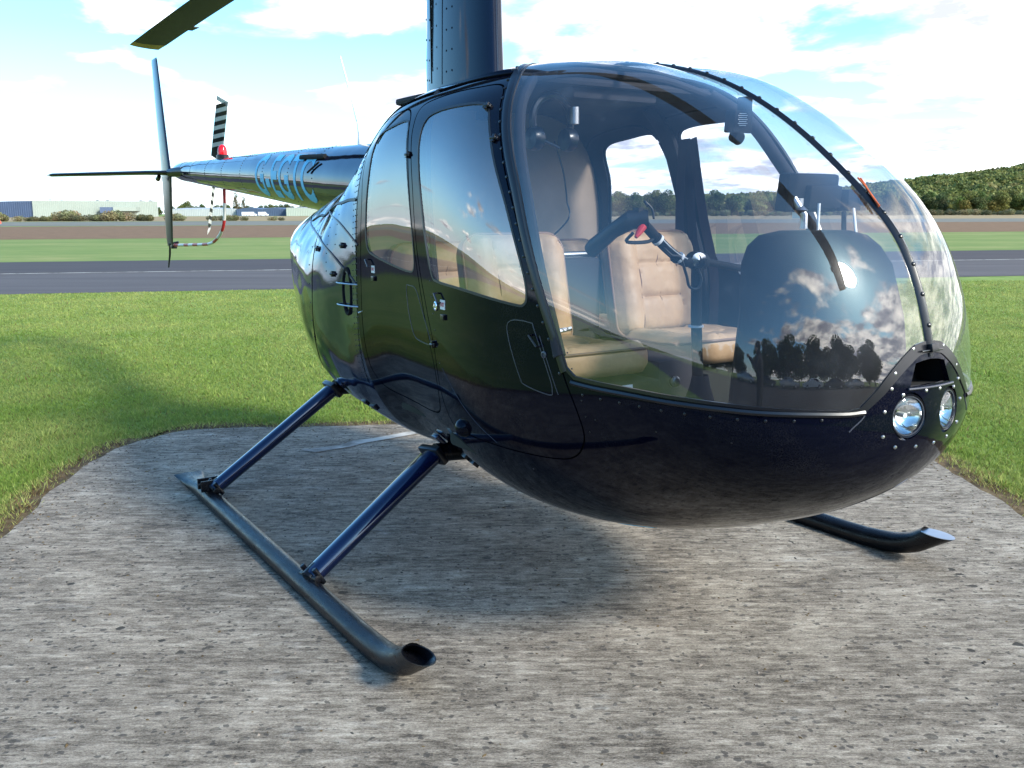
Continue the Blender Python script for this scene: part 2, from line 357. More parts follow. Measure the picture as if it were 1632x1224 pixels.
def concrete():
    m, nt, b = new_mat('brushed_weathered_concrete')
    v = coords(nt); vs2 = coords(nt, (1.0, 4.2, 1)); 
    big = noise(nt, v, .55, 4, .55, .4); streak = noise(nt, vs2, 3.2, 8, .68, .25); fine = noise(nt, coords(nt, (1, 2.3, 1)), 15, 9, .88); ridge = noise(nt, coords(nt, (1, 10, 1), .02), 5.5, 8, .82, .3); patch = noise(nt, coords(nt, (1, 1.8, 1)), 2.1, 10, .74, .5); grit = noise(nt, coords(nt, (1, 1.8, 1)), 120, 4, .8)
    s = mathn(nt, 'ADD', mathn(nt, 'MULTIPLY', streak, .08), mathn(nt, 'ADD', mathn(nt, 'MULTIPLY', fine, .34), mathn(nt, 'MULTIPLY', patch, .19)))
    s = mathn(nt, 'ADD', s, mathn(nt, 'ADD', mathn(nt, 'MULTIPLY', ridge, .25), mathn(nt, 'MULTIPLY', grit, .19)))
    base = ramp(nt, s, [(.430, (.020, .016, .012)), (.474, (.078, .064, .049)), (.510, (.185, .156, .123)), (.545, (.305, .262, .208)), (.598, (.54, .48, .395))])
    warm = mix(nt, ramp(nt, noise(nt, v, .9, 3, .5), [(.4, 0.0), (.65, .35)]), base, (.24, .20, .16), 'MIX')
    warm = mix(nt, .35, base, warm)
    # dark lichen dots
    vo = N(nt, 'ShaderNodeTexVoronoi', i_Scale=13.0); vo.inputs['Randomness'].default_value = 1.0
    wv = N(nt, 'ShaderNodeVectorMath', operation='ADD'); nn = N(nt, 'ShaderNodeTexNoise', i_Scale=26.0, i_Detail=3.0); nt.links.new(v, nn.inputs['Vector'])
    sc = N(nt, 'ShaderNodeVectorMath', operation='SCALE'); sc.inputs['Scale'].default_value = .035; nt.links.new(nn.outputs['Color'], sc.inputs[0])
    nt.links.new(v, wv.inputs[0]); nt.links.new(sc.outputs[0], wv.inputs[1]); 
    mp = N(nt, 'ShaderNodeMapping'); mp.inputs['Scale'].default_value = (.85, 1.1, 1); nt.links.new(wv.outputs[0], mp.inputs[0]); nt.links.new(mp.outputs[0], vo.inputs['Vector'])
    sepc = N(nt, 'ShaderNodeSeparateColor'); nt.links.new(vo.outputs['Color'], sepc.inputs[0])
    rad = mathn(nt, 'MULTIPLY', mathn(nt, 'SUBTRACT', sepc.outputs[0], .55), .52)
    dot = mathn(nt, 'MULTIPLY', mathn(nt, 'SUBTRACT', rad, vo.outputs['Distance']), 28, clamp=True)
    zone = ramp(nt, noise(nt, v, .8, 3, .5), [(.38, .25), (.55, 1.0)])
    c = mix(nt, mathn(nt, 'MULTIPLY', mathn(nt, 'MULTIPLY', dot, zone), .93), warm, (.030, .028, .024))
    vo2 = N(nt, 'ShaderNodeTexVoronoi', i_Scale=44.0); nt.links.new(mp.outputs[0], vo2.inputs['Vector'])
    sp2 = N(nt, 'ShaderNodeSeparateColor'); nt.links.new(vo2.outputs['Color'], sp2.inputs[0])
    d2 = mathn(nt, 'MULTIPLY', mathn(nt, 'SUBTRACT', mathn(nt, 'MULTIPLY', mathn(nt, 'SUBTRACT', sp2.outputs[0], .45), .85), vo2.outputs['Distance']), 14, clamp=True)
    c = mix(nt, mathn(nt, 'MULTIPLY', d2, .75), c, (.05, .046, .042))
    # pale scratches and mineral bloom
    pale = mathn(nt, 'MULTIPLY', ramp(nt, noise(nt, coords(nt, (1, 3.2, 1), .12), 2.6, 7, .7, .6), [(.60, 0.0), (.70, .6)]), ramp(nt, fine, [(.42, .2), (.6, 1.0)]))
    c = mix(nt, pale, c, (.50, .475, .43))
    nt.links.new(c, b.inputs['Base Color']); b.inputs['Roughness'].default_value = .88; b.inputs['Specular IOR Level'].default_value = .3
    h = mathn(nt, 'SUBTRACT', mathn(nt, 'ADD', mathn(nt, 'MULTIPLY', ridge, .6), mathn(nt, 'MULTIPLY', fine, .6)), mathn(nt, 'MULTIPLY', dot, .12))
    bump(nt, b, h, 1.0, .014); return m
M['concrete'] = concrete()
def sheet_poly(name, poly, z, mat, thick=0.0, kind='structure'):
    bm = bmesh.new(); vs_ = [bm.verts.new((x, y, z)) for x, y in poly]; f = bm.faces.new(vs_)
    if f.normal.z < 0: f.normal_flip()
    if thick:
        r = bmesh.ops.extrude_face_region(bm, geom=[f]); 
        for v in r['geom']:
            if isinstance(v, bmesh.types.BMVert): v.co.z -= thick
        bmesh.ops.recalc_face_normals(bm, faces=bm.faces)
    bmesh.ops.triangulate(bm, faces=bm.faces[:])
    me = bpy.data.meshes.new(name); bm.to_mesh(me); bm.free(); o = link(name, me, mat, None, False, kind); field(o); return o
sheet_poly('ground', [(-3500, -1500), (3500, -1500), (3500, 5000), (-3500, 5000)], 0, 'grass_ground')
def band(name, d0, d1, z, mat, l0=-420, l1=420, k=.2):
    n = 40; pts = [(l0 + (l1 - l0) * i / n, d0 + k * (l0 + (l1 - l0) * i / n)) for i in range(n + 1)] + [(l1 + (l0 - l1) * i / n, d1 + k * (l1 + (l0 - l1) * i / n)) for i in range(n + 1)]
    rr = random.Random(d0); pts = [(x, y + rr.uniform(-.06, .06)) for x, y in pts]
    return sheet_poly(name, pts, z, mat)
band('runway', 19.15, 32.1, .006, 'asphalt'); band('runway_edge', 25.9, 32.0, .010, 'asphalt_dark')
sheet_poly('runway_line', [(-420, 25.62 - 84), (420, 25.62 + 84), (420, 25.80 + 84), (-420, 25.80 - 84)], .014, 'line')
band('grass_strip', 32.1, 61, .006, 'grass_strip')
band('ploughed_strip', 61, 124, .010, 'soil', k=.2, l0=-300, l1=300)
band('grey_track', 124, 190, .014, 'grey_track', k=.12)
band('dry_grass', 190, 520, .018, 'straw', k=.03, l0=-600, l1=600)
sheet_poly('car_park', [(-60, -26), (60, -26), (60, -1.3), (-60, -1.3)], .010, 'asphalt_dark')
# the concrete pad
pad = smooth_pts([(2.44, -.8), (2.45, .4), (2.45, 2), (2.44, 4.2), (2.47, 5.3), (2.46, 6.25), (2.36, 6.62), (1.9, 6.68), (.8, 6.52), (-.84, 6.33), (-1.6, 6.27), (-2.12, 6.18), (-2.36, 5.95), (-2.47, 5.6), (-2.46, 5.05), (-2.38, 4.5), (-2.30, 3.97), (-2.32, 2.5), (-2.3, .4), (-2.32, -.8)], 12, True)
pad = [(float(x) + .035 * mnoise.noise(Vector((x * 3, y * 3, 0))) + .018 * mnoise.noise(Vector((x * 11, y * 11, 5))), float(y) + .035 * mnoise.noise(Vector((x * 3, y * 3, 9))) + .018 * mnoise.noise(Vector((x * 11, y * 11, 7)))) for x, y in pad]
def pushed(poly, d, wob=0.0):
    o = offset(poly, d); return [(x + wob * mnoise.noise(Vector((x * 2.3, y * 2.3, 3))), y + wob * mnoise.noise(Vector((x * 2.3, y * 2.3, 6)))) for x, y in o]
sheet_poly('dry_turf_edge', pushed(pad, .16, .16), .006, 'dry_edge')
sheet_poly('pale_mark', [(-1.20, 5.56), (-1.0, 5.70), (-.93, 5.80), (-.80, 5.90), (-.62, 6.05), (-.50, 6.10), (-.52, 6.16), (-.70, 6.10), (-.78, 6.02), (-.90, 5.92), (-1.02, 5.86), (-1.08, 5.74), (-1.3, 5.62)], .020, 'line')
PZ = 0.016
pado = sheet_poly('concrete_pad', pad, PZ, 'concrete', thick=.05)

# grass blades
def blades(name, N_, d0, d1, seed, mat):
    r = np.random.default_rng(seed)
    dep = np.exp(r.uniform(math.log(d0), math.log(d1), N_)); lat = r.uniform(-.62, .62, N_) * dep
    lat = np.where(dep < 4.5, r.uniform(-.66, .66, N_) * dep, lat)
    ok = dep < 19.1 + .2 * lat + r.normal(0, .05, N_)
    inp = inside(pad, lat, dep); PA = np.array(pad); 
    # distance to the edge of the pad, only where it matters
    near = (np.abs(lat) < 3.2) & (dep < 7.4); dist = np.full(N_, 9.0); idx = np.where(near & ~inp)[0]
    A_ = PA; B_ = np.roll(PA, -1, 0); best = np.full(len(idx), 9.0); px = lat[idx]; py = dep[idx]
    for a, b in zip(A_, B_):
        ab = b - a; L2 = (ab ** 2).sum() + 1e-9; t = np.clip(((px - a[0]) * ab[0] + (py - a[1]) * ab[1]) / L2, 0, 1)
        best = np.minimum(best, np.hypot(px - a[0] - t * ab[0], py - a[1] - t * ab[1]))
    dist[idx] = best; ok &= ~inp
    ok &= r.random(N_) < np.clip((dist - .01) / .17, .10, 1)
    lat, dep, dist = lat[ok], dep[ok], dist[ok]; n = len(lat)
    clump = np.array([mnoise.noise(Vector((x * 1.1, y * 1.1, 0))) for x, y in zip(lat[::1], dep[::1])]) if n < 900000 else 0
    clump2 = np.array([mnoise.noise(Vector((x * 5, y * 5, 2))) for x, y in zip(lat, dep)])
    h = (.013 + .015 * r.random(n)) * (1 + .30 * clump2 + .15 * clump) * (1 + .25 * (dist < .35)); w = .0018 + .00038 * dep
    tall = (clump2 > .42) & (r.random(n) < .35); h = np.where(tall, h * 1.9, h); w = np.where(tall, w * 1.5, w)
    az = r.uniform(0, 2 * pi, n); lean = r.normal(0, .6, (n, 2)) * h[:, None]
    V = np.zeros((n, 3, 3), np.float32); V[:, 0, 0] = lat - np.cos(az) * w; V[:, 0, 1] = dep - np.sin(az) * w; V[:, 1, 0] = lat + np.cos(az) * w; V[:, 1, 1] = dep + np.sin(az) * w
    V[:, 2, 0] = lat + lean[:, 0]; V[:, 2, 1] = dep + lean[:, 1]; V[:, 2, 2] = h; V[:, :2, 2] = .0
    me = bpy.data.meshes.new(name); me.vertices.add(3 * n); me.vertices.foreach_set('co', V.ravel()); me.loops.add(3 * n); me.loops.foreach_set('vertex_index', np.arange(3 * n, dtype=np.int32))
    me.polygons.add(n); me.polygons.foreach_set('loop_start', np.arange(0, 3 * n, 3, dtype=np.int32)); me.update(calc_edges=True)
    dry = np.clip(.26 + .45 * clump + .35 * r.normal(0, .5, n) + .30 * np.clip((dep - 7) / 9, 0, 1) + .9 * (dist < .07 + .16 * r.random(n)), 0, 1)
    g0 = np.array([.20, .30, .05]); g1 = np.array([.43, .44, .14]); br = np.array([.20, .13, .06])
    c = g0 + (g1 - g0) * dry[:, None]; isb = (r.random(n) < .03 + .55 * (dist < .05 + .12 * r.random(n))); c[isb] = br
    c *= (.72 + .5 * r.random(n))[:, None] * (1 + .14 * clump2)[:, None]
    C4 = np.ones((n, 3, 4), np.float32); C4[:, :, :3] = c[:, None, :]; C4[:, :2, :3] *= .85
    at = me.color_attributes.new('tint', 'FLOAT_COLOR', 'POINT'); at.data.foreach_set('color', C4.ravel())
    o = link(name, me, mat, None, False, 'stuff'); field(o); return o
def leafmat(name, rough=.6, trans=.35, gain=1.0):
    m, nt, b = new_mat(name); a = N(nt, 'ShaderNodeAttribute', attribute_name='tint')
    nt.links.new(a.outputs['Color'], b.inputs['Base Color']); b.inputs['Roughness'].default_value = rough; b.inputs['Specular IOR Level'].default_value = .25
    tl = N(nt, 'ShaderNodeBsdfTranslucent'); nt.links.new(a.outputs['Color'], tl.inputs[0]); mx = N(nt, 'ShaderNodeMixShader'); mx.inputs[0].default_value = trans
    nt.links.new(b.outputs[0], mx.inputs[1]); nt.links.new(tl.outputs[0], mx.inputs[2]); nt.links.new(mx.outputs[0], nt.nodes['Material Output'].inputs[0]); return m
M['blade_grass'] = leafmat('grass_blades', .6, .5); M['leaves'] = leafmat('tree_leaves', .7, .3)
M['bark'] = simple('grey_brown_bark', (.09, .075, .06), .9, vs_=3.0, var=.3)
# grit, crumbs and clippings lying on the pad
def litter(N_, seed):
    r = np.random.default_rng(seed); m = MB(); PA = np.array(pad); k = 0
    while k < N_:
        if r.random() < .55: a = PA[r.integers(len(PA))]; x, y = a * (1 - abs(r.normal(0, .10))) + r.normal(0, .03, 2) if a[1] > 0 else (r.uniform(-2, 2), r.uniform(1.5, 5.5)); 
        else: x, y = r.uniform(-2.3, 2.4), r.uniform(1.4, 6.2)
        if not inside(pad, np.array([x]), np.array([y]))[0]: continue
        s_ = r.uniform(.002, .0055); a = r.uniform(0, 6.3); c_, q = cos(a), sin(a); l = s_ * r.uniform(1, 2.6)
        P = [(x + c_ * l, y + q * l, PZ), (x - q * s_, y + c_ * s_, PZ), (x - c_ * l, y - q * l, PZ), (x + q * s_, y - c_ * s_, PZ), (x, y, PZ + s_ * r.uniform(.5, 1.1))]
        m.add(P, [(0, 1, 4), (1, 2, 4), (2, 3, 4), (3, 0, 4)], int(r.integers(3))); k += 1
    me = m.mesh('grit'); o = link('grit', me, ['dry_edge', 'crumb', 'crumb_pale'], None, False, 'stuff'); field(o); o['label'] = 'crumbs of grit and dead grass on the pad'
M['crumb'] = simple('dark_crumb', (.035, .03, .025), .9); M['crumb_pale'] = simple('pale_grit', (.20, .17, .14), .9)
litter(3200, 21)
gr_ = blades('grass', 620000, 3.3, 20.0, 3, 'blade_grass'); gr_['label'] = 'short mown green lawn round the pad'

# ------------------------------------------------------------------ trees
def leaf_mesh(name, lobes, n, leaf, base, var, seed, shade=.35):
    """leaf-sized quads spread over the lobes of a crown"""
    r = np.random.default_rng(seed); L = np.array([l[:3] for l in lobes]); R = np.array([l[3:6] for l in lobes]); pr = (R[:, 0] * R[:, 2]) ** 1.0; pr /= pr.sum()
    k = r.choice(len(L), n, p=pr); d = r.normal(size=(n, 3)); d /= np.linalg.norm(d, axis=1, keepdims=True); rad = .70 + .38 * r.random(n) ** .7
    P = L[k] + d * R[k] * rad[:, None]; P[:, 2] = np.maximum(P[:, 2], .05)
    nn = d + r.normal(0, .55, (n, 3)); nn /= np.linalg.norm(nn, axis=1, keepdims=True); t = np.cross(nn, r.normal(size=(n, 3))); t /= np.linalg.norm(t, axis=1, keepdims=True); b = np.cross(nn, t)
    s = leaf * (.55 + .9 * r.random(n)); a = t * s[:, None]; c = b * (s * (.5 + .5 * r.random(n)))[:, None]
    V = np.stack([P - a, P - c, P + a, P + c], 1).astype(np.float32)
    me = bpy.data.meshes.new(name); me.vertices.add(4 * n); me.vertices.foreach_set('co', V.ravel()); me.loops.add(4 * n); me.loops.foreach_set('vertex_index', np.arange(4 * n, dtype=np.int32))
    me.polygons.add(n); me.polygons.foreach_set('loop_start', np.arange(0, 4 * n, 4, dtype=np.int32)); me.update(calc_edges=True)
    lv = r.uniform(-1, 1, (len(L), 3)) * np.array([.18, .12, .1]) + 1
    col_ = np.array(base) * lv[k] * (1 + var * r.normal(0, .5, n))[:, None]
    C4 = np.ones((n, 4, 4), np.float32); C4[:, :, :3] = np.clip(col_, .005, 1)[:, None, :]
    at = me.color_attributes.new('tint', 'FLOAT_COLOR', 'POINT'); at.data.foreach_set('color', C4.ravel()); return me
def crown_lobes(h, w, seed, base=.18, n=13, conic=0.0):
    r = random.Random(seed); out = []
    for i in range(n):
        f = (i + .5) / n; z = h * (base + (1 - base) * (.12 + .80 * f)); spread = w * .5 * (sin(pi * min(1, .18 + f * .80)) ** .6) * (1 - conic * f)
        a = r.uniform(0, 2 * pi); q = spread * r.uniform(.25, .75); rr = w * r.uniform(.18, .30) * (1 - .3 * f)
        out.append((q * cos(a), q * sin(a), z, rr * 1.1, rr * 1.1, rr * .85))
    out.append((0, 0, h * .58, w * .30, w * .30, h * .30)); return out
def trunk_mesh(h, w, seed):
    r = random.Random(seed); m = MB(); top = (r.uniform(-.2, .2), r.uniform(-.2, .2), h * .75)
    m.tube([(0, 0, -.2), (0, 0, h * .2), (top[0] * .5, top[1] * .5, h * .45), top], [h * .028, h * .02, h * .014, h * .004], 8)
    for i in range(6):
        a = r.uniform(0, 2 * pi); z0 = h * r.uniform(.2, .5); q = w * r.uniform(.22, .4); m.tube([(0, 0, z0), (q * .5 * cos(a), q * .5 * sin(a), z0 + h * .1), (q * cos(a), q * sin(a), z0 + h * .22)], [h * .010, h * .007, h * .002], 6)
    return m.mesh('trunk')
def tree_at(loc, rz, sc, cm, tm, label, group, cat='tree', name='tree'):
    e = empty(name, loc, rz); e.scale = (sc, sc, sc); tag(e, label, cat, group)
    o = bpy.data.objects.new('crown', cm); col.objects.link(o); o.parent = e
    if tm: 
        t = bpy.data.objects.new('trunk', tm); col.objects.link(t); t.parent = e
    return e
def prep(cm, tm):
    cm.materials.append(M['leaves'])
    if tm: tm.materials.append(M['bark']); tm.shade_smooth()
    return cm, tm
OAK = [prep(leaf_mesh('crown', crown_lobes(10, 9.5, s), 5200, .26, c, .5, s), trunk_mesh(10, 9, s)) for s, c in ((1, (.075, .10, .03)), (2, (.11, .135, .036)), (3, (.16, .175, .045)), (4, (.065, .082, .032)))]
BUSH = [prep(leaf_mesh('crown', [(x * 1.6, y, .7 + .5 * z_, 1.2, 1.0, .9) for x, y, z_ in [(random.Random(s * 7 + i).uniform(-1, 1), random.Random(s * 5 + i).uniform(-.6, .6), random.Random(s * 3 + i).uniform(0, 1)) for i in range(6)]], 1300, .13, c, .5, s + 40), None) for s, c in ((1, (.15, .155, .07)), (2, (.22, .195, .10)), (3, (.12, .12, .06)))]
r_ = random.Random(11)
ORD = ['leftmost', 'second', 'third', 'fourth', 'fifth', 'sixth', 'seventh', 'eighth', 'ninth', 'tenth', 'eleventh', 'twelfth', 'thirteenth', 'fourteenth', 'fifteenth', 'sixteenth', 'seventeenth', 'eighteenth', 'nineteenth', 'twentieth', 'twenty-first', 'twenty-second', 'twenty-third', 'twenty-fourth', 'twenty-fifth', 'twenty-sixth', 'twenty-seventh', 'twenty-eighth', 'twenty-ninth', 'thirtieth', 'thirty-first', 'thirty-second', 'thirty-third', 'thirty-fourth', 'thirty-fifth', 'thirty-sixth']
counts = {}
def nth(key):
    counts[key] = counts.get(key, -1) + 1; o_ = ORD[counts[key]]; return o_ if o_ == 'leftmost' else o_ + ' from left'
def where(px):
    return 'seen through the rear port window' if px < 1080 else 'seen through the front port window' if px < 1235 else 'seen through the windshield' if px < 1440 else 'in the open right of the nose'
# the row of trees at the foot of the hill, right of and seen through the cabin
kinds = ['dark green tree in the row at the foot of the hill', 'mid green tree in the row at the foot of the hill', 'yellow green tree in the row at the foot of the hill', 'dull dark tree in the row at the foot of the hill']
for i in range(33):
    px = 900 + i * 27 + r_.uniform(-8, 8); dp = 372 + r_.uniform(-8, 8) ; k = r_.choice([0, 0, 1, 2, 3, 3])
    ht = 8.2 + r_.uniform(-1.3, 1.3)
    if 985 < px < 1085: ht = 9.6 + r_.uniform(-1.2, 1.0)
    if 1140 < px < 1240: ht = 6.8 + r_.uniform(-.6, .6)
    if px > 1560: k = r_.choice([2, 1, 2]); ht = 9.2
    tree_at(G((px - 816) / 1500 * dp, dp), r_.uniform(0, 6), ht / 10, *OAK[k], f'{kinds[k].split(" tree")[0]} tree under the hill {where(px)}, {nth(("t", where(px)))}', 'trees in the row at the foot of the wooded hill')
for i in range(46):
    px = 930 + i * 16 + r_.uniform(-9, 9); dp = 352 + r_.uniform(-6, 6); k = r_.randrange(3)
    tree_at(G((px - 816) / 1500 * dp, dp), r_.uniform(0, 6), .7 + .5 * r_.random(), *BUSH[k], f'scrubby bush before the hill trees {where(px)}, {nth(("b", where(px)))}', 'low bushes in front of the tree row', 'bush', 'bush')
# tree line behind the warehouses on the left, with one tall poplar
for i in range(30):
    px = 268 + i * 8.4 + r_.uniform(-5, 5); dp = 700 + r_.uniform(-15, 15); k = r_.choice([0, 3, 1])
    hh = 7.0 + r_.uniform(-1.0, 1.2) + (2.2 if i in (5,) else 0)
    tree_at(G((px - 816) / 1500 * dp, dp), r_.uniform(0, 6), hh / 10, *OAK[k], f'distant tree over the far warehouse roofs, {nth("far")} of the line', 'distant trees over the warehouse roofs')
pc = prep(leaf_mesh('crown', [(random.Random(i).uniform(-.9, .9), random.Random(i + 50).uniform(-.9, .9), 2.0 + i * .83, 2.3 - .14 * i, 2.3 - .14 * i, 1.2) for i in range(14)], 3000, .20, (.12, .11, .055), .5, 77), trunk_mesh(14, 2.5, 5))
for px, hh, lb in ((385, 16.6, 'tallest bare-topped poplar behind the dark blue warehouse'), (397, 13.6, 'shorter poplar right beside the tallest one')):
    tree_at(G((px - 816) / 1500 * 690, 690), 0, hh / 14, *pc, lb, None, 'tree', 'poplar')
# scrub in front of the big warehouse
bl = [(8, 1.5), (16, 1.1), (48, .8), (56, .6), (64, .75), (72, .6), (80, .8), (90, .65), (100, .8), (109, 1.5), (117, 1.6), (126, 1.0), (136, .75), (146, .9), (154, 1.05), (163, .75), (172, .8), (180, .9), (190, 1.25), (197, 1.55), (206, 1.3), (214, .8), (225, .9), (234, 1.0), (243, .95), (252, .9), (286, 1.1), (294, .8), (349, .75), (358, .8), (372, .85), (383, .8), (395, .6), (440, .6), (455, .5)]
for i, (px, s_) in enumerate(bl):
    k = 2 if i in (5, 11, 12) else r_.randrange(3)
    tree_at(G((px - 816) / 1500 * 196 + .0, 196 + r_.uniform(-3, 3)), r_.uniform(0, 6), s_ * .72, *BUSH[k], f'grey green bush in dry grass before the warehouses, {nth("wb")}', 'bushes in front of the warehouses', 'bush', 'bush')
# wooded hill
def hill_h(x, d):
    r__ = x / d; px = 816 + 1500 * r__; T = np.interp(px, [800, 1000, 1150, 1240, 1340, 1440, 1632, 1900], [8, 13, 14, 18, 28, 36, 62, 96]); k = np.clip((d - 385) / 330, 0, 1); k = k * k * (3 - 2 * k)
    return T / 1500 * 720 * k * (1 + .06 * math.sin(x * .05) + .04 * math.sin(x * .017 + d * .02))
hm = MB(); nx, nd = 50, 24; xs_ = np.linspace(-60, 640, nx); ds_ = np.concatenate([np.linspace(385, 760, nd - 4), [900, 1100, 1400, 1800]])
hv = [(x, d, hill_h(x * d / 715, d) - (.3 if d > 386 else .5) if d < 880 else hill_h(x * 760 / 715, 760) * max(0, 1 - (d - 760) / 900)) for d in ds_ for x in [xx * 1.0 for xx in xs_]]
hv = [(x * (d / 715), d, z) for x, d, z in hv]
hm.add(hv, [(j * nx + i, j * nx + i + 1, (j + 1) * nx + i + 1, (j + 1) * nx + i) for j in range(nd - 1) for i in range(nx - 1)])
M['hill'] = ground_mat('wooded_hillside', [(.35, (.03, .04, .015)), (.65, (.07, .08, .03))], (1, 1, 1), .1)
ho = hm.build('hill', 'hill', None, kind='structure'); field(ho)
def woods(N_, per, seed):
    r = np.random.default_rng(seed); P, Cc = [], []
    d = 388 + 372 * r.random(N_) ** .8; px = r.uniform(905, 1850, N_); x = (px - 816) / 1500 * d
    for i in range(N_):
        z = hill_h(x[i], d[i]); R = r.uniform(2.6, 4.6); base = np.array([(.16, .18, .05), (.12, .15, .045), (.20, .205, .065), (.085, .11, .04), (.23, .21, .08)][r.choice(5, p=[.3, .25, .25, .1, .1])])
        dd = r.normal(size=(per, 3)); dd /= np.linalg.norm(dd, axis=1, keepdims=True); dd[:, 2] = np.abs(dd[:, 2]) * 1.0 - .25
        q = np.array([x[i], d[i], z + R * .9]) + dd * R * np.array([1, 1, 1.0]) * (.75 + .35 * r.random((per, 1))); P.append(q); Cc.append(base * (1 + .4 * r.normal(0, .5, (per, 1))))
    P = np.concatenate(P); Cc = np.concatenate(Cc); n = len(P); nn = r.normal(size=(n, 3)); nn[:, 2] += .6; nn /= np.linalg.norm(nn, axis=1, keepdims=True)
    t = np.cross(nn, r.normal(size=(n, 3))); t /= np.linalg.norm(t, axis=1, keepdims=True); b = np.cross(nn, t); s = (.55 + .75 * r.random(n))[:, None]
    V = np.stack([P - t * s, P - b * s * .7, P + t * s, P + b * s * .7], 1).astype(np.float32)
    me = bpy.data.meshes.new('woods'); me.vertices.add(4 * n); me.vertices.foreach_set('co', V.ravel()); me.loops.add(4 * n); me.loops.foreach_set('vertex_index', np.arange(4 * n, dtype=np.int32))
    me.polygons.add(n); me.polygons.foreach_set('loop_start', np.arange(0, 4 * n, 4, dtype=np.int32)); me.update(calc_edges=True)
    C4 = np.ones((n, 4, 4), np.float32); C4[:, :, :3] = np.clip(Cc, .01, 1)[:, None, :]; at = me.color_attributes.new('tint', 'FLOAT_COLOR', 'POINT'); at.data.foreach_set('color', C4.ravel())
    o = link('woods', me, 'leaves', None, False, 'stuff'); field(o); o['label'] = 'dense wood of green and yellowing trees covering the hill'; return o
woods(2600, 80, 5)

# ------------------------------------------------------------------ warehouses
M['pale_clad'] = simple('pale_green_cladding', (.25, .29, .255), .6, vs_=.2, var=.05)
M['blue_clad'] = simple('dark_blue_cladding', (.055, .085, .15), .6, vs_=.2, var=.08)
M['white_clad'] = simple('white_cladding', (.40, .42, .42), .6, vs_=.2, var=.04)
M['roof_grey'] = simple('grey_roof_sheet', (.36, .38, .40), .6, vs_=.2, var=.05)
M['brown_frame'] = simple('brown_door_frame', (.22, .10, .05), .7)
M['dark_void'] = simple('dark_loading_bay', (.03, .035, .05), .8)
def P2(px, d): return ((px - 816) / 1500 * d, d)
def bld(label, corners, h, mats, roofmat, rise=.5, name='warehouse'):
    """corners: plan outline (lat, depth), first edge is the front; mats: one per wall"""
    e = empty(name, (0, 0, 0)); e.matrix_world = FM; tag(e, label, 'warehouse'); n = len(corners); hs = h if isinstance(h, (list, tuple)) else [h] * n
    for i in range(n):
        a, b = corners[i], corners[(i + 1) % n]; m = MB(); d = Vector((b[0] - a[0], b[1] - a[1], 0)); L = d.length; d.normalize(); nn = Vector((d.y, -d.x, 0)); k = max(2, int(L / 1.0)) if L < 200 else 120
        # ribbed sheet: shallow trapezoid profile
        ring = []
        for q in range(k + 1):
            for off, dd in ((0, 0), (.25, .0), (.35, .10), (.75, .10), (.85, 0)):
                t = (q + off) / k
                if t <= 1: p = Vector((a[0], a[1], 0)) + d * (L * t) + nn * dd; ring.append((p.x, p.y, hs[i] + (hs[(i + 1) % n] - hs[i]) * t))
        V = [(x, y, 0) for x, y, z in ring] + [(x, y, z) for x, y, z in ring]; nr = len(ring); m.add(V, [(j, j + 1, nr + j + 1, nr + j) for j in range(nr - 1)])
        m.build('wall', mats[i % len(mats)], e, smooth=False)
    m = MB(); c0_ = (sum(c[0] for c in corners) / n, sum(c[1] for c in corners) / n); V = [(c[0], c[1], z + .02) for c, z in zip(corners, hs)]
    V += [(c0_[0] + (c[0] - c0_[0]) * .5, c0_[1] + (c[1] - c0_[1]) * .5, z + rise) for c, z in zip(corners, hs)]
    m.add(V, [(i, (i + 1) % n, n + (i + 1) % n, n + i) for i in range(n)] + [tuple(n + i for i in range(n))]); m.build('roof', roofmat, e, smooth=False)
    return e
D1 = 450
big = bld('large pale warehouse with dark blue end wall at left', [P2(66, D1), P2(262, D1 + 55), P2(262, D1 + 160), P2(66, D1 + 110), ], [7.7, 7.9, 7.9, 7.7], ['pale_clad', 'pale_clad', 'pale_clad', 'blue_clad'], 'roof_grey', .3)
bld('dark blue warehouse at the left edge of view', [P2(-60, D1 - 0), P2(66, D1 + .6), P2(66, D1 + 100), P2(-60, D1 + 100)], [6.9, 7.6, 7.6, 6.9], ['blue_clad'], 'roof_grey', .3)
def onbig(px0, px1, z0, z1, out, mat, name, parent=big):
    d = D1 + 55 * (px0 - 66) / 196 ; d2 = D1 + 55 * (px1 - 66) / 196; a = P2(px0, d); b = P2(px1, d2); m = MB()
    m.add([(a[0], a[1] - out, z0), (b[0], b[1] - out, z0), (b[0], b[1] - out, z1), (a[0], a[1] - out, z1), (a[0], a[1] + .2, z0), (b[0], b[1] + .2, z0), (b[0], b[1] + .2, z1), (a[0], a[1] + .2, z1)], [(0, 1, 2, 3), (0, 3, 7, 4), (1, 5, 6, 2), (3, 2, 6, 7), (0, 4, 5, 1)]); return m.build(name, mat, parent, smooth=False)
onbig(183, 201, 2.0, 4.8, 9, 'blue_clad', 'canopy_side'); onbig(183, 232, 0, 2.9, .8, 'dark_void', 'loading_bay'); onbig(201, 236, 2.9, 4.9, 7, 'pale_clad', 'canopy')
onbig(204, 207, 0, 2.7, 1.2, 'brown_frame', 'bay_post'); onbig(209, 211, 0, 2.9, 1.2, 'brown_frame', 'bay_post')
onbig(147, 157, 0, 2.7, .5, 'pale_clad', 'door'); onbig(146.3, 147, 0, 2.8, .7, 'brown_frame', 'door_frame'); onbig(157, 157.7, 0, 2.8, .7, 'brown_frame', 'door_frame'); onbig(146.3, 157.7, 2.75, 3.0, .8, 'brown_frame', 'door_lintel')
for px in (91, 109, 165, 181, 233, 248): onbig(px, px + 5, 8.0, 8.35, -4, 'roof_grey', 'roof_light')
D2 = 560
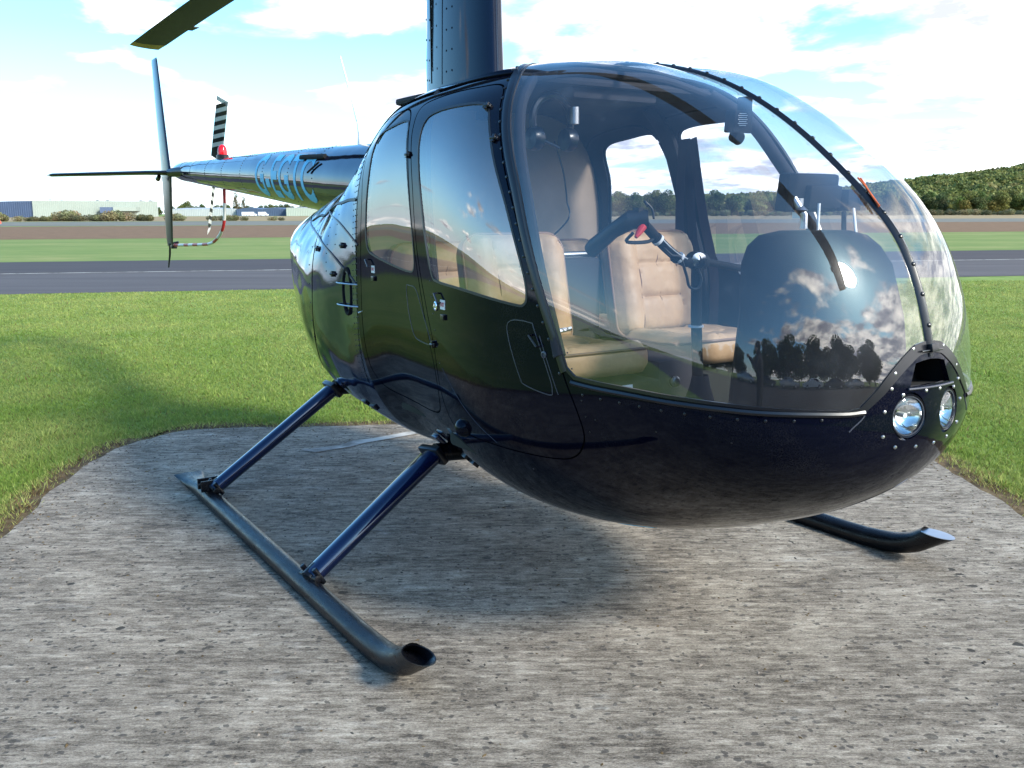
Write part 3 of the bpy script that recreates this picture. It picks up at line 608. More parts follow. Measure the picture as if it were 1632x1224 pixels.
bld('long low white warehouse behind the scrub left of the tail guard', [P2(278, D2), P2(385, D2), P2(385, D2 + 60), P2(278, D2 + 60)], [4.0, 4.2, 4.2, 4.0], ['white_clad'], 'roof_grey', .9)
e = bld('dark blue warehouse with twin low gables', [P2(385, D2 - 4), P2(463, D2 - 4), P2(463, D2 + 50), P2(385, D2 + 50)], [3.9, 3.9, 3.9, 3.9], ['blue_clad'], 'roof_grey', .3)
for px0, px1 in ((385, 424), (424, 463)):
    a, b = P2(px0, D2 - 4.05), P2(px1, D2 - 4.05); mm_ = ((a[0] + b[0]) / 2, a[1]); m = MB(); m.add([(a[0], a[1], 3.9), (b[0], b[1], 3.9), (mm_[0], mm_[1], 4.9), (a[0], a[1] + 50, 3.9), (b[0], b[1] + 50, 3.9), (mm_[0], mm_[1] + 50, 4.9)], [(0, 1, 2), (0, 2, 5, 3), (2, 1, 4, 5)]); m.build('gable', 'blue_clad', e, smooth=False)
bld('pale green warehouse half hidden behind the engine cowling', [P2(463, D2 - 20), P2(560, D2), P2(560, D2 + 60), P2(463, D2 + 30)], 4.6, ['pale_clad'], 'roof_grey', .4)

# ------------------------------------------------------------------ vehicles
M['car_silver'] = simple('silver_car_paint', (.42, .43, .45), .25, .6, var=.03, coat=.5); M['car_white'] = simple('white_van_paint', (.7, .7, .7), .35, var=.03); M['car_dark'] = simple('dark_grey_car_paint', (.04, .045, .05), .25, .3, var=.03, coat=.5); M['car_red'] = simple('red_car_paint', (.35, .02, .02), .25, .2, var=.03, coat=.5)
M['orange'] = simple('orange_plastic', (.6, .09, .04), .6); M['tyre'] = simple('tyre_rubber', (.015, .015, .015), .85); M['car_glass'] = simple('dark_car_glass', (.01, .012, .014), .05)
def vehicle(name, loc, rz, paint_, label, cat, van=False, group=None):
    e = empty(name, loc, rz); tag(e, label, cat, group); W2 = .86 if not van else .98; L = 4.3 if not van else 5.2
    if van: prof_ = [(-2.55, .35), (2.45, .35), (2.6, .6), (2.55, 1.05), (1.75, 1.25), (1.1, 2.15), (.9, 2.25), (-2.45, 2.25), (-2.6, 1.9)]
    else: prof_ = [(-2.1, .35), (2.05, .32), (2.15, .55), (2.05, .82), (1.1, .98), (.35, 1.38), (.0, 1.44), (-.9, 1.42), (-1.65, 1.05), (-2.1, .95), (-2.18, .65)]
    m = MB(); rings = []
    for y, k in ((-W2, .86), (-W2 * .97, .97), (-W2 * .7, 1), (W2 * .7, 1), (W2 * .97, .97), (W2, .86)):
        c_ = (0, .75); rings.append([(c_[0] + (x - c_[0]) * (k * .5 + .5), y * (1 if z < 1.0 or van else .84), c_[1] + (z - c_[1]) * (k * .5 + .5)) for x, z in prof_])
    m.loft(rings); m.build('body', paint_, e, bev=.04)
    if van: wn_ = [[(1.0, 1.35), (1.65, 1.30), (1.12, 2.0), (.9, 2.0)]]
    else: wn_ = [[(.95, 1.0), (.35, 1.30), (-.15, 1.35), (-.15, 1.0)], [(-.22, 1.0), (-.22, 1.35), (-.85, 1.34), (-1.45, 1.02)]]
    for w in wn_:
        for sg in (-1, 1):
            m = MB(); y = (W2 * (.85 if not van else 1.0)) * sg; m.loft([[(x, y - .03 * sg, z) for x, z in w], [(x, y + .015 * sg, z) for x, z in w]]); m.build('window', 'car_glass', e, smooth=False)
    m = MB(); zz = (1.0, 1.38, 1.08, .38) if not van else (1.28, 2.1, 1.75, 1.12)
    m.loft([[(zz[2] + .03, -.62, zz[0]), (zz[2] + .03, .62, zz[0]), (zz[3] + .03, .55, zz[1] - .03), (zz[3] + .03, -.55, zz[1] - .03)], [(zz[2] - .05, -.6, zz[0]), (zz[2] - .05, .6, zz[0]), (zz[3] - .05, .55, zz[1] - .05), (zz[3] - .05, -.55, zz[1] - .05)]]); m.build('windscreen', 'car_glass', e, smooth=False)
    for x in (-1.32, 1.35):
        for sg in (-1, 1):
            m = MB(); m.lathe([(.0, .0), (.18, .01), (.2, .0), (.31, .0), (.325, .03), (.325, .18), (.30, .21), (0, .21)], (x, sg * (W2 - .2), .32), (0, sg, 0), 24); m.build('wheel', 'tyre', e)
            m = MB(); m.lathe([(.0, .215), (.05, .22), (.17, .212), (.19, .205)], (x, sg * (W2 - .2), .32), (0, sg, 0), 20); m.build('rim', 'alu', e)
    for sg in (-.6, .6):
        m = MB(); m.box((2.08 if not van else 2.55, sg, .68 if not van else .85), (.1, .3, .13)); m.build('headlight', 'chrome', e, bev=.02)
    return e
hd = atan2(LAT[1], LAT[0])
for i, (px, dd, c_) in enumerate(((401, 'left', 'car_white'), (409, 'middle', 'car_white'), (427, 'right', 'car_white'))):
    vehicle('van', G((px - 816) / 1500 * 500, 500), hd + (.2 if i < 2 else 0), c_, f'{dd} one of the three small white vans before the dark blue warehouse', 'van', True, 'white vans by the far warehouses')
m = MB(); m.lathe([(.0, 0), (.55, 0), (.50, .3), (.12, .9), (0, 1.0)], (0, 0, 0), (0, 0, 1), 14); mk = m.build('marker_cone', 'orange', None); mk.location = G(*P2(9, 150)); tag(mk, 'small orange marker standing in the field at the far left edge', 'marker')
# what stands behind the photographer and shows in the windshield's reflection
cl = [(-7.5, 'car_silver', 'silver car parked behind the photographer, left end of the row'), (-2.6, 'car_dark', 'dark grey car parked behind the photographer beside the left silver car'), (2.6, 'car_silver', 'silver car in the middle of the reflected row of parked cars'), (7.8, 'car_white', 'white car parked in the reflected row'), (12.8, 'car_dark', 'dark car near the right end of the reflected row'), (18, 'car_silver', 'silver car at the right end of the reflected row')]
for x, c_, lb in cl: vehicle('parked_car', G(x, -19 + .05 * x), hd + r_.uniform(-.06, .06) + (pi if x > 5 else 0), c_, lb, 'car', False, 'parked cars reflected in the windshield')
for i in range(15):
    x = -34 + i * 5.2 + r_.uniform(-1.2, 1.2); k = r_.choice([0, 3, 3, 0, 1]); s_ = .78 + .35 * r_.random()
    if x < -6: s_ *= .75
    tree_at(G(x, -31 + r_.uniform(-3, 3)), r_.uniform(0, 6), s_, *OAK[k], f'dark tree behind the photographer reflected in the windshield, {nth("refl")} in its row', 'trees reflected in the windshield')

# ------------------------------------------------------------------ the photographer (only seen reflected)
def person():
    e = empty('person', G(0.0, -.42), hd + pi / 2); tag(e, 'person in dark clothes holding up a phone, reflected in the windshield', 'person')
    J = dict(pel=(0, 0, .95), sp=(0, -.02, 1.15), ch=(0, -.01, 1.33), nk=(0, .0, 1.49), hd1=(0, .03, 1.58), hd2=(0, .03, 1.72))
    V = [J['pel'], J['sp'], J['ch'], J['nk'], J['hd1'], J['hd2']]; Ed = [(0, 1), (1, 2), (2, 3), (3, 4), (4, 5)]; Rr = [.145, .13, .15, .06, .085, .075]
    for sg in (-1, 1):
        o = len(V)
        V += [(sg * .10, 0, .90), (sg * .14, .02, .50), (sg * .16, -.02, .10), (sg * .17, .12, .05)]; Ed += [(0, o), (o, o + 1), (o + 1, o + 2), (o + 2, o + 3)]; Rr += [.10, .068, .045, .045]
        o = len(V)
        V += [(sg * .18, 0, 1.42), (sg * .26, .06, 1.18), (sg * .10, .27, 1.36), (sg * .07, .31, 1.42)]; Ed += [(2, o), (o, o + 1), (o + 1, o + 2), (o + 2, o + 3)]; Rr += [.062, .045, .034, .030]
    me = bpy.data.meshes.new('body'); me.from_pydata(V, Ed, []); ob = link('body', me, 'coat', e)
    sk = ob.modifiers.new('skin', 'SKIN'); ss = ob.modifiers.new('sub', 'SUBSURF'); ss.levels = 1; ss.render_levels = 2
    for i, r in enumerate(Rr): me.skin_vertices[0].data[i].radius = (r, r * (.8 if i in (0, 1, 2) else 1))
    me.skin_vertices[0].data[0].use_root = True
    m = MB(); m.lathe([(0, -.13), (.05, -.12), (.078, -.06), (.085, .01), (.075, .07), (.04, .11), (0, .12)], (0, .045, 1.65), (0, 0, 1), 20); hm_ = m.build('head', 'skin', e)
    m = MB(); m.lathe([(.09, -.03), (.092, .03), (.08, .09), (.045, .13), (0, .14)], (0, .03, 1.66), (0, -.3, 1), 20); m.build('hair', 'trim', hm_)
    m = MB(); m.tube([(0, .115, 1.66), (0, .145, 1.63)], [.010, .014], 8); m.build('nose', 'skin', hm_)
    for sg in (-1, 1):
        m = MB(); m.box((sg * .06, .345, 1.425), (.022, .045, .07))
        for k in range(4): m.tube([(sg * .062, .355, 1.40 + .018 * k), (sg * .052, .395, 1.405 + .018 * k), (sg * .034, .398, 1.405 + .018 * k)], [.009, .008, .006], 6)
        m.tube([(sg * .062, .345, 1.46), (sg * .042, .36, 1.475), (sg * .03, .37, 1.455)], [.010, .009, .007], 6)
        m.build('hand', 'skin', e)
    m = MB(); m.box((0, .385, 1.43), (.12, .009, .062)); ph_ = m.build('phone', 'trim', None, bev=.003); ph_.matrix_world = e.matrix_world.copy()
    ph_.location = e.location; ph_.rotation_euler = e.rotation_euler; tag(ph_, 'dark phone held up in both hands by the photographer', 'phone')
M['coat'] = simple('dark_clothing', (.02, .022, .03), .85); M['skin'] = simple('skin', (.42, .25, .18), .5, var=.05)
person()

# ------------------------------------------------------------------ body surface (helicopter frame: X forward, Y port, Z up)
XN = 2.275
KX = np.array([2.275, 2.2, 2.05, 1.8, 1.5, 1.1, .6, .1, -.15, -.4, -.9, -1.25, -1.5])
PAR = np.array([
 [0.0, 0.282, 0.48, 0.602, 0.661, 0.73, 0.697, 0.662, 0.66, 0.696, 0.64, 0.525, 0.367],
 [0.892, 0.9, 0.919, 0.956, 0.991, 1.045, 1.092, 1.121, 1.137, 1.141, 1.212, 1.309, 1.36],
 [0.892, 1.248, 1.475, 1.687, 1.861, 1.976, 1.981, 1.955, 1.916, 1.837, 1.659, 1.555, 1.508],
 [0.892, 0.727, 0.599, 0.479, 0.378, 0.317, 0.315, 0.347, 0.372, 0.398, 0.5, 0.748, 0.979],
 [2.042, 2.146, 2.3, 2.32, 2.422, 3.033, 4.33, 4.247, 2.994, 1.97, 1.736, 1.651, 1.638],
 [1.88, 1.875, 1.908, 1.975, 2.176, 2.334, 2.302, 2.252, 2.659, 2.512, 2.613, 2.327, 2.195]])
def s_of(X):
    d = np.clip(XN - np.asarray(X, float), 0, None); return (d + np.sqrt(d * d + 4 * d * .12)) / 2
def X_of(s): return XN - s * s / (s + .12)
KS = s_of(KX)
def spline_m(xk, yk):
    n = len(xk); h = np.diff(xk); A = np.zeros((n, n)); b = np.zeros(n); A[0, 0] = A[-1, -1] = 1
    for i in range(1, n - 1):
        A[i, i - 1] = h[i - 1]; A[i, i] = 2 * (h[i - 1] + h[i]); A[i, i + 1] = h[i]
        b[i] = 6 * ((yk[i + 1] - yk[i]) / h[i] - (yk[i] - yk[i - 1]) / h[i - 1])
    return np.linalg.solve(A, b)
MM = [spline_m(KS, p) for p in PAR]
def ev(k, x):
    yk = PAR[k]; Mk = MM[k]; h = np.diff(KS); i = np.clip(np.searchsorted(KS, x) - 1, 0, len(KS) - 2)
    a = KS[i + 1] - x; c = x - KS[i]; H_ = h[i]
    return (Mk[i] * a ** 3 + Mk[i + 1] * c ** 3) / (6 * H_) + (yk[i] / H_ - Mk[i] * H_ / 6) * a + (yk[i + 1] / H_ - Mk[i + 1] * H_ / 6) * c
def surf(s, ph, side=-1):
    """point of the skin; ph in radians: pi/2 = top centreline, 0 = side, -pi/2 = keel"""
    s = np.asarray(s, float); ph = np.asarray(ph, float)
    w, zm, zt, zb, nt, nb = [ev(k, s) for k in range(6)]
    c = np.cos(ph); sn = np.sin(ph); n = np.where(sn >= 0, nt, nb); h = np.where(sn >= 0, zt - zm, zm - zb)
    w = np.maximum(w, 1e-4); h = np.maximum(h, 1e-4)
    rho = (np.abs(c / w) ** n + np.abs(sn / h) ** n) ** (-1 / n)
    kx = np.clip((X_of(s) - 1.0) / .4, 0, 1) * np.clip((2.235 - X_of(s)) / .22, 0, 1); kx = kx * kx * (3 - 2 * kx)
    rho = rho * (1 + .032 * kx * np.sin(pi * np.clip((pi / 2 - ph) / radians(60), 0, 1)) ** 2)   # fuller bubbles either side of the strip
    y = rho * c; z = zm + rho * sn; X = X_of(s)
    # the two acrylic bubbles meet in a shallow valley on the centreline
    k = np.clip((X - .75) / .5, 0, 1) * np.clip((2.235 - X) / .35, 0, 1); k = k * k * (3 - 2 * k)
    z = z - np.where(sn > 0, .020 * k * np.exp(-(y / .15) ** 2) , 0) 
    return np.stack([X, side * y, z], -1)
def norm_at(s, ph, side=-1):
    e = 1e-4
    sa = np.maximum(s - e, 1e-5); P1 = surf(s + e, ph, side) - surf(sa, ph, side)
    pa = np.clip(ph + e, -pi / 2, pi / 2); pb = np.clip(ph - e, -pi / 2, pi / 2)
    P2 = surf(s, pa, side) - surf(s, pb, side)
    n = np.cross(P1, P2) * (-side)
    # on the centreline the normal has no sideways part
    n[..., 1] = np.where(np.abs(np.abs(ph) - pi / 2) < 1e-5, 0, n[..., 1])
    n /= np.linalg.norm(n, axis=-1, keepdims=True) + 1e-12
    ctr = surf(s, ph, side) - np.array([.4, 0, 1.1]); sg = np.sign((n * ctr).sum(-1)); return n * np.where(sg == 0, 1, sg)[..., None]
QS = 0.75
def xp(pts, k=5, closed=True):
    """(X, phi degrees) outline -> smooth outline in (s, q) parameter space"""
    a = [(float(s_of(x)), radians(p) * QS) for x, p in pts]
    return [tuple(p) for p in smooth_pts(a, k, closed)] if k > 1 else a
def yz(y, z, X0=None):
    """nose point by its y, z (front face only)"""
    lo, hi = 1e-4, .6
    for _ in range(50):
        m = (lo + hi) / 2; zm = float(ev(1, m)); ph = atan2(z - zm, abs(y) + 1e-9); P = surf(m, ph)
        if math.hypot(P[1], P[2] - zm) < math.hypot(y, z - zm): lo = m
        else: hi = m
    return (m, ph * QS)
ws_line = [(.852, 68.5), (.989, 59.5), (1.062, 53.2), (1.118, 48.2), (1.174, 43.5), (1.234, 38.1), (1.285, 32.0), (1.341, 24.5), (1.405, 15.3), (1.460, 6.9), (1.497, 0.2)]
ws_bot = [(1.53, -1.5), (1.614, -1.1), (1.732, -.1), (1.833, .8), (1.924, 1.9), (1.998, 2.9), (2.063, 3.8), (2.117, 4.9), (2.166, 6.3), (2.205, 8.0)]
ws_plate = [(2.2185, 11), (2.226, 18), (2.2335, 28), (2.240, 45), (2.243, 62), (2.243, 75)]
fd_front = [(.955, 56.2), (1.030, 50.8), (1.105, 44.6), (1.178, 38.0), (1.240, 32.2), (1.293, 26.0), (1.344, 19.2), (1.404, 11.2), (1.458, 2.6), (1.498, -4.6), (1.526, -10), (1.541, -16), (1.524, -21), (1.465, -26)]
fd_rest = [(1.362, -28.3), (1.084, -30), (.86, -32), (.765, -32), (.742, -25.5), (.744, -10.3), (.692, -.6), (.636, 8.7), (.593, 17.3), (.567, 25.5), (.542, 33.1), (.503, 39.9), (.464, 46), (.455, 51.3), (.559, 53.4), (.809, 55.2)]
fdoor = fd_front + fd_rest
fwin = [(0.628, 49.2), (0.796, 50.2), (0.916, 50.8), (0.965, 50.2), (1.01, 47.2), (1.090, 41), (1.185, 33.5), (1.255, 26), (1.308, 18.8), (1.322, 14.5), (1.312, 12.6), (1.280, 11.9), (1.157, 11.3), (0.963, 10.9), (0.791, 10.7), (0.74, 12.0), (0.692, 18.4), (0.641, 28.7), (0.582, 38.3), (0.552, 43.7), (.56, 47.6)]
rdoor = [(0.296, 52.0), (0.085, 51.6), (-0.002, 50), (-0.05, 46), (-0.035, 38), (-0.01, 29.9), (-0.015, 18.1), (-0.023, 4.7), (-.028, -8), (-0.035, -22), (-0.02, -31), (0.085, -36.5), (0.374, -36.1), (0.62, -32), (.70, -25), (0.722, -17), (0.70, -8.9), (0.654, -.5), (0.608, 8.3), (0.567, 17.3), (0.537, 25.5), (0.509, 33.1), (0.473, 39.9), (0.427, 46.0), (.38, 50.2)]
rwin = [(0.365, 48.3), (0.227, 47.8), (0.095, 47.0), (0.052, 44.0), (0.056, 36.7), (0.048, 28.1), (0.048, 19.5), (0.072, 15.0), (0.149, 13.5), (0.365, 11.7), (0.50, 11.2), (0.55, 12.2), (0.551, 17.3), (0.523, 27.1), (0.481, 35.9), (0.430, 43.7), (.405, 47)]
SMAX = float(KS[-1])
cX = .025                                     # half width left for the centre strip
def build_region_grid():
    ss = [1e-4] + list(SMAX * (np.arange(1, 101) / 100) ** 1.25); ph = np.linspace(-pi / 2, pi / 2, 61) * QS
    pts = [(s + 0.0, q) for s in ss for q in ph]
    # windshield outline: along the strip, down the pillar, along the sill, up the nose plate
    W = [(float(s_of(2.2438)), pi / 2 * QS), (float(s_of(.90)), pi / 2 * QS), (float(s_of(.865)), radians(78) * QS)] + xp(ws_line, 5, False) + xp(ws_bot, 4, False) + xp(ws_plate, 4, False)
    W.append((float(s_of(2.2436)), radians(84) * QS))
    regs = dict(FW=xp(fwin), RW=xp(rwin), FD=xp(fdoor), RD=xp(rdoor), W=W)
    regs['FWo'] = offset(regs['FW'], .008); regs['RWo'] = offset(regs['RW'], .007)
    regs['FD'] = offset(regs['FD'], -.003); regs['RD'] = offset(regs['RD'], -.003)
    regs['FDo'] = offset(regs['FD'], .006); regs['RDo'] = offset(regs['RD'], .006)
    Wo = offset(W, .012)
    regs['Wo'] = [(a, pi / 2 * QS if b > pi / 2 * QS - .008 else b) for a, b in Wo]
    # landing lamp opening and air intake on the nose
    regs['L'] = [yz(-.0875 + .056 * cos(t), .912 + .066 * sin(t)) for t in np.linspace(0, 2 * pi, 28, endpoint=False)]
    regs['I'] = [yz(-1e-4, .995), yz(-.03, .993), yz(-.088, .990), yz(-.063, 1.052), yz(-.03, 1.058), yz(-1e-4, 1.060)]
    regs['I'][0] = (regs['I'][0][0], pi / 2 * QS); regs['I'][-1] = (regs['I'][-1][0], pi / 2 * QS)
    edges = []
    # keep grid points a little away from outlines to avoid slivers
    P = np.array(pts); keep = np.ones(len(P), bool)
    for r in regs.values():
        R = np.array(r)
        for a in R:
            keep &= (np.hypot(P[:, 0] - a[0], P[:, 1] - a[1]) > .004) | (np.abs(P[:, 1]) > pi / 2 * QS - 1e-6)
    pts = [tuple(p) for p in P[keep]]
    sx = float(s_of(-.075)); o = len(pts)
    for q in ph: pts.append((sx, q))
    edges += [(o + i, o + i + 1) for i in range(len(ph) - 1)]
    for r in regs.values():
        o = len(pts); pts += list(r); n = len(r); edges += [(o + i, o + (i + 1) % n) for i in range(n)]
    v, e, f, *_ = delaunay_2d_cdt([Vector(p) for p in pts], edges, [], 0, 1e-6)
    V = np.array([tuple(p) for p in v]); T = np.array([t for t in f if len(t) == 3])
    c = V[T].mean(1); x, y = c[:, 0], c[:, 1]
    lab = np.full(len(T), 'body', dtype=object)
    lab[x > sx] = 'cowl'
    ins = {k: inside(r, x, y) for k, r in regs.items()}
    lab[ins['Wo']] = 'wtrim'; lab[ins['W']] = 'W'
    lab[ins['FDo']] = 'gap'; lab[ins['RDo']] = 'gap'
    lab[ins['FD']] = 'FD'; lab[ins['RD']] = 'RD'
    lab[ins['FWo'] & ins['FD']] = 'fseal'; lab[ins['RWo'] & ins['RD']] = 'rseal'
    lab[ins['FW']] = 'FW'; lab[ins['RW']] = 'RW'
    lab[ins['L']] = 'hole'; lab[ins['I']] = 'hole'
    # drop degenerate slivers
    a = V[T]; area = np.abs((a[:, 1, 0] - a[:, 0, 0]) * (a[:, 2, 1] - a[:, 0, 1]) - (a[:, 2, 0] - a[:, 0, 0]) * (a[:, 1, 1] - a[:, 0, 1]))
    ok = area > 1e-9
    return V, T[ok], lab[ok], regs
GV, GT, GL, REG = build_region_grid()
def sheet(labels, sides, lift=0.0, thick=0.0, name='x', mats=('paint',), parent=None, kind=None):
    """one mesh of the skin triangles with the given labels; thick>0 adds an inner lining and the rim"""
    labels = labels if isinstance(labels, (tuple, list)) else [labels]
    sel = np.isin(GL, labels); T = GT[sel]; used, inv = np.unique(T, return_inverse=True); T = inv.reshape(-1, 3)
    s = GV[used, 0]; ph = np.clip(GV[used, 1] / QS, -pi / 2, pi / 2)
    Vs, Fs, Ns, Ms = [], [], [], []; o = 0
    for side in sides:
        P = surf(s, ph, side); n = norm_at(s, ph, side)
        a = P[T]; fn = np.cross(a[:, 1] - a[:, 0], a[:, 2] - a[:, 0]); flip = (fn * n[T[:, 0]]).sum(-1) < 0
        T1 = T.copy(); T1[flip] = T1[flip][:, ::-1]
        Vs.append(P + n * lift); Ns.append(n); Fs += (T1 + o).tolist(); Ms += [0] * len(T1); o += len(P)
        if thick:
            Vs.append(P - n * thick); Ns.append(-n); Fs += (T1[:, ::-1] + o).tolist(); Ms += [len(mats) - 1] * len(T1); oi = o; o += len(P)
            from collections import Counter
            cnt = Counter()
            for t in T1.tolist():
                for i in range(3): cnt[tuple(sorted((t[i], t[(i + 1) % 3])))] += 1
            rim = [(t[i], t[(i + 1) % 3]) for t in T1.tolist() for i in range(3) if cnt[tuple(sorted((t[i], t[(i + 1) % 3])))] == 1]
            rim = [e for e in rim if not (abs(P[e[0]][1]) < 1e-3 and abs(P[e[1]][1]) < 1e-3)]
            if rim:
                R = np.array(rim); A, B = P[R[:, 0]] + n[R[:, 0]] * lift, P[R[:, 1]] + n[R[:, 1]] * lift; C_, D = P[R[:, 1]] - n[R[:, 1]] * thick, P[R[:, 0]] - n[R[:, 0]] * thick
                rn = np.cross(B - A, -n[R[:, 0]]); rn /= np.linalg.norm(rn, axis=1, keepdims=True) + 1e-12; rn = -rn
                Vs.append(np.stack([A, B, C_, D], 1).reshape(-1, 3)); Ns.append(np.repeat(rn, 4, 0))
                Fs += [(o + 4 * i + 3, o + 4 * i + 2, o + 4 * i + 1, o + 4 * i) for i in range(len(R))]; Ms += [0] * len(R); o += 4 * len(R)
    me = bpy.data.meshes.new(name); me.from_pydata(np.concatenate(Vs).tolist(), [], Fs); me.polygons.foreach_set('material_index', Ms); me.update()
    ob = link(name, me, list(mats), parent, True, kind)
    me.normals_split_custom_set_from_vertices(np.concatenate(Ns).tolist())
    return ob
def ribbon(mb, pts, width, lift=.0015, side=-1, k=6, closed=False, bulge=0.0, mi=0, param='xp', seg_len=.02):
    """a thin strip laid along the skin"""
    if param == 'xp': q = xp(pts, k, closed)
    else: q = pts
    Q = np.array(q)
    if closed: Q = np.vstack([Q, Q[:1]])
    s, ph = Q[:, 0], np.clip(Q[:, 1] / QS, -pi / 2, pi / 2)
    P = surf(s, ph, side); n = norm_at(s, ph, side)
    # resample in 3D so that every step is short
    t = np.gradient(P, axis=0); t /= np.linalg.norm(t, axis=1, keepdims=True) + 1e-12; b = np.cross(n, t)
    w = width / 2; rings = []
    for i in range(len(P)):
        rings.append([P[i] - b[i] * w - n[i] * .001, P[i] - b[i] * w * .8 + n[i] * lift, P[i] + n[i] * (lift + bulge), P[i] + b[i] * w * .8 + n[i] * lift, P[i] + b[i] * w - n[i] * .001])
    mb.loft(rings, mi, caps=False, close=False)
def rib(name, mat, pts, width, lift=.0015, side=-1, k=6, closed=False, bulge=0.0, parent=None):
    m = MB(); ribbon(m, pts, width, lift, side, k, closed, bulge); return m.build(name, mat, parent or heli)
def along(pts, spacing, side=-1, k=6, param='xp', start=0.0):
    Q = np.array(xp(pts, k, False) if param == 'xp' else pts); s, ph = Q[:, 0], np.clip(Q[:, 1] / QS, -pi / 2, pi / 2)
    P = surf(s, ph, side); n = norm_at(s, ph, side); L = np.concatenate([[0], np.cumsum(np.linalg.norm(np.diff(P, axis=0), axis=1))])
    out = []
    for d in np.arange(start, L[-1], spacing):
        i = min(np.searchsorted(L, d), len(L) - 1); i = max(i, 1); f = (d - L[i - 1]) / (L[i] - L[i - 1] + 1e-12)
        out.append((P[i - 1] * (1 - f) + P[i] * f, n[i - 1] * (1 - f) + n[i] * f))
    return out
def dome(mb, p, n, r=.0035, h=None, seg=8, mi=0):
    h = h or r * .6
    mb.lathe([(r, -.0005), (r * .85, h * .6), (r * .4, h * .95), (0, h)], p, n, seg, mi)
def hitp(x, phd, side=-1):
    s = float(s_of(x)); ph = radians(phd); return surf(s, ph, side), norm_at(np.array(s), np.array(ph), side)

# ================================================================== THE HELICOPTER
heli = empty('helicopter', (0, 0, 0))
tag(heli, 'dark navy four-seat helicopter with bubble windshield parked on the concrete pad', 'helicopter')
B2 = (-1, 1)
fus = sheet(['body'], B2, 0, .014, 'cabin_shell', ('paint', 'interior'), heli)
cowl = sheet(['cowl'], B2, 0, .010, 'engine_cowling', ('cowl', 'mesh_dark'), heli)
ws = []
for sd_ in B2:
    w_ = sheet(['W'], [sd_], -.001, 0, 'windshield', ('windshield',), heli); ws.append(w_)
    sheet(['wtrim'], [sd_], .0025, .006, 'windshield_trim', ('trim',), w_)
def door(sd_, lf, lg, ls, label):
    d = sheet([lf], [sd_], 0, .016, 'door', ('paint', 'interior'), heli)
    if label: d['label'] = label
    g = sheet([lg], [sd_], -.002, 0, 'window', ('side_glass',), d)
    sheet([ls], [sd_], .001, .004, 'window_seal', ('rubber',), d)
    return d
fd = door(-1, 'FD', 'FW', 'fseal', 'front starboard door with keyed lock and EXIT placard')
rd = door(-1, 'RD', 'RW', 'rseal', 'rear starboard door')
fdp = door(1, 'FD', 'FW', 'fseal', 'front port door'); rdp = door(1, 'RD', 'RW', 'rseal', 'rear port door')
sheet(['gap'], B2, -.006, .004, 'door_gap', ('seal',), heli)
REGW = REG['W']

# centre strip over the seam of the two windshield halves
mb = MB(); cp = [(2.246, 90), (2.21, 90), (2.1, 90), (1.9, 90), (1.6, 90), (1.3, 90), (1.05, 90), (.88, 90)]
ribbon(mb, cp, .034, .004, 1, 10, bulge=.006)
strip = mb.build('centre_strip', 'trim', heli)
mb = MB()
for p, n in along(cp, .085, 1, 10, start=.05):
    dome(mb, p + n * .008, n, .0075, .006)
mb.build('strip_screws', 'trim', strip, kind='stuff')
mb = MB(); ps = along(cp, .012, 1, 10)
pn_ = [(p, n) for i, (p, n) in enumerate(ps) if .40 < i * .012 < .535]; L_ = len(pn_)
for k_ in (0, 1):
    st = [p + n * (.013 + .002 * k_) + np.array([0, -.012 + (.034 - .012 * k_) * i / L_ + .0015 * sin(i * .9 + 2 * k_), 0]) for i, (p, n) in enumerate(pn_)]
    mb.tube(st, .0028 - .0004 * k_, 6)
mb.build('yaw_string', 'string', heli)

# paint edge round the lower sill, screws along the trim, nose screws
for sd_ in B2:
    mb = MB()
    ribbon(mb, [(1.515, -3.4)] + [(x, p - 2.0) for x, p in ws_bot] + [(2.224, 8.5)] , .016, .004, sd_, 6, bulge=.003)
    mb.build('sill_strip', 'trim', heli); mb = MB()
    ribbon(mb, [(x - .010, p - 1.6) for x, p in ws_line], .030, .003, sd_, 6, bulge=.003)
    mb.build('windshield_retainer', 'trim', heli)
riv = MB(); sil = MB()
for sd_ in B2:
    for p, n in along([(x, ph - 4.6) for x, ph in ws_bot], .072, sd_, start=.03): dome(riv, p, n, .0048, .003)
    for p, n in along([(x - .026, ph - 2.6) for x, ph in ws_line], .055, sd_, start=.02): dome(riv, p, n, .006, .004)
    def rv(pts, sp, r=.0035, off=0): 
        for p, n in along(pts, sp, sd_): dome(riv, p, n, r)
    for off in (-.012, .012, .03):
        rv([(-.11 + off, 47), (-.105 + off, 36), (-.09 + off, 23), (-.095 + off, 5), (-.105 + off, -12), (-.125 + off, -25), (-.14 + off, -36)], .026)
    rv([(-.40, 40), (-.36, 20), (-.34, 2)], .04); rv([(-.28, 36), (-.27, 12)], .045)
    rv([(-.62, 26), (-.55, 6), (-.54, -10), (-.6, -28)], .09)
    rv([(.45, -34), (.9, -36), (1.3, -34)], .16, .003); rv([(.72, 10), (.78, -12), (.80, -27)], .06, .003)
    rv([(1.6, -12), (1.9, -10), (2.1, -9)], .22, .003); rv([(1.5, 4), (1.555, -8), (1.57, -20)], .05, .003)
    rv([(.32, -44), (.5, -43), (.7, -42)], .03, .003); rv([(.3, 56), (-.05, 54), (-.3, 48)], .035, .003)
noseY = [(-.148, .99), (-.168, .93), (-.165, .862), (-.115, .828), (-.04, .822), (-.135, 1.03), (-.066, 1.09), (-.03, .978), (-.112, .972)]
for y, z in noseY:
    for sd_ in B2:
        s_, q_ = yz(y, z); P = surf(s_, q_ / QS, sd_); n = norm_at(np.array(s_), np.array(q_ / QS), sd_); dome(sil, P, n, .0056, .0036, 10)
riv.build('rivets', 'trim', heli, kind='stuff'); sil.build('nose_screws', 'alu', heli, kind='stuff')

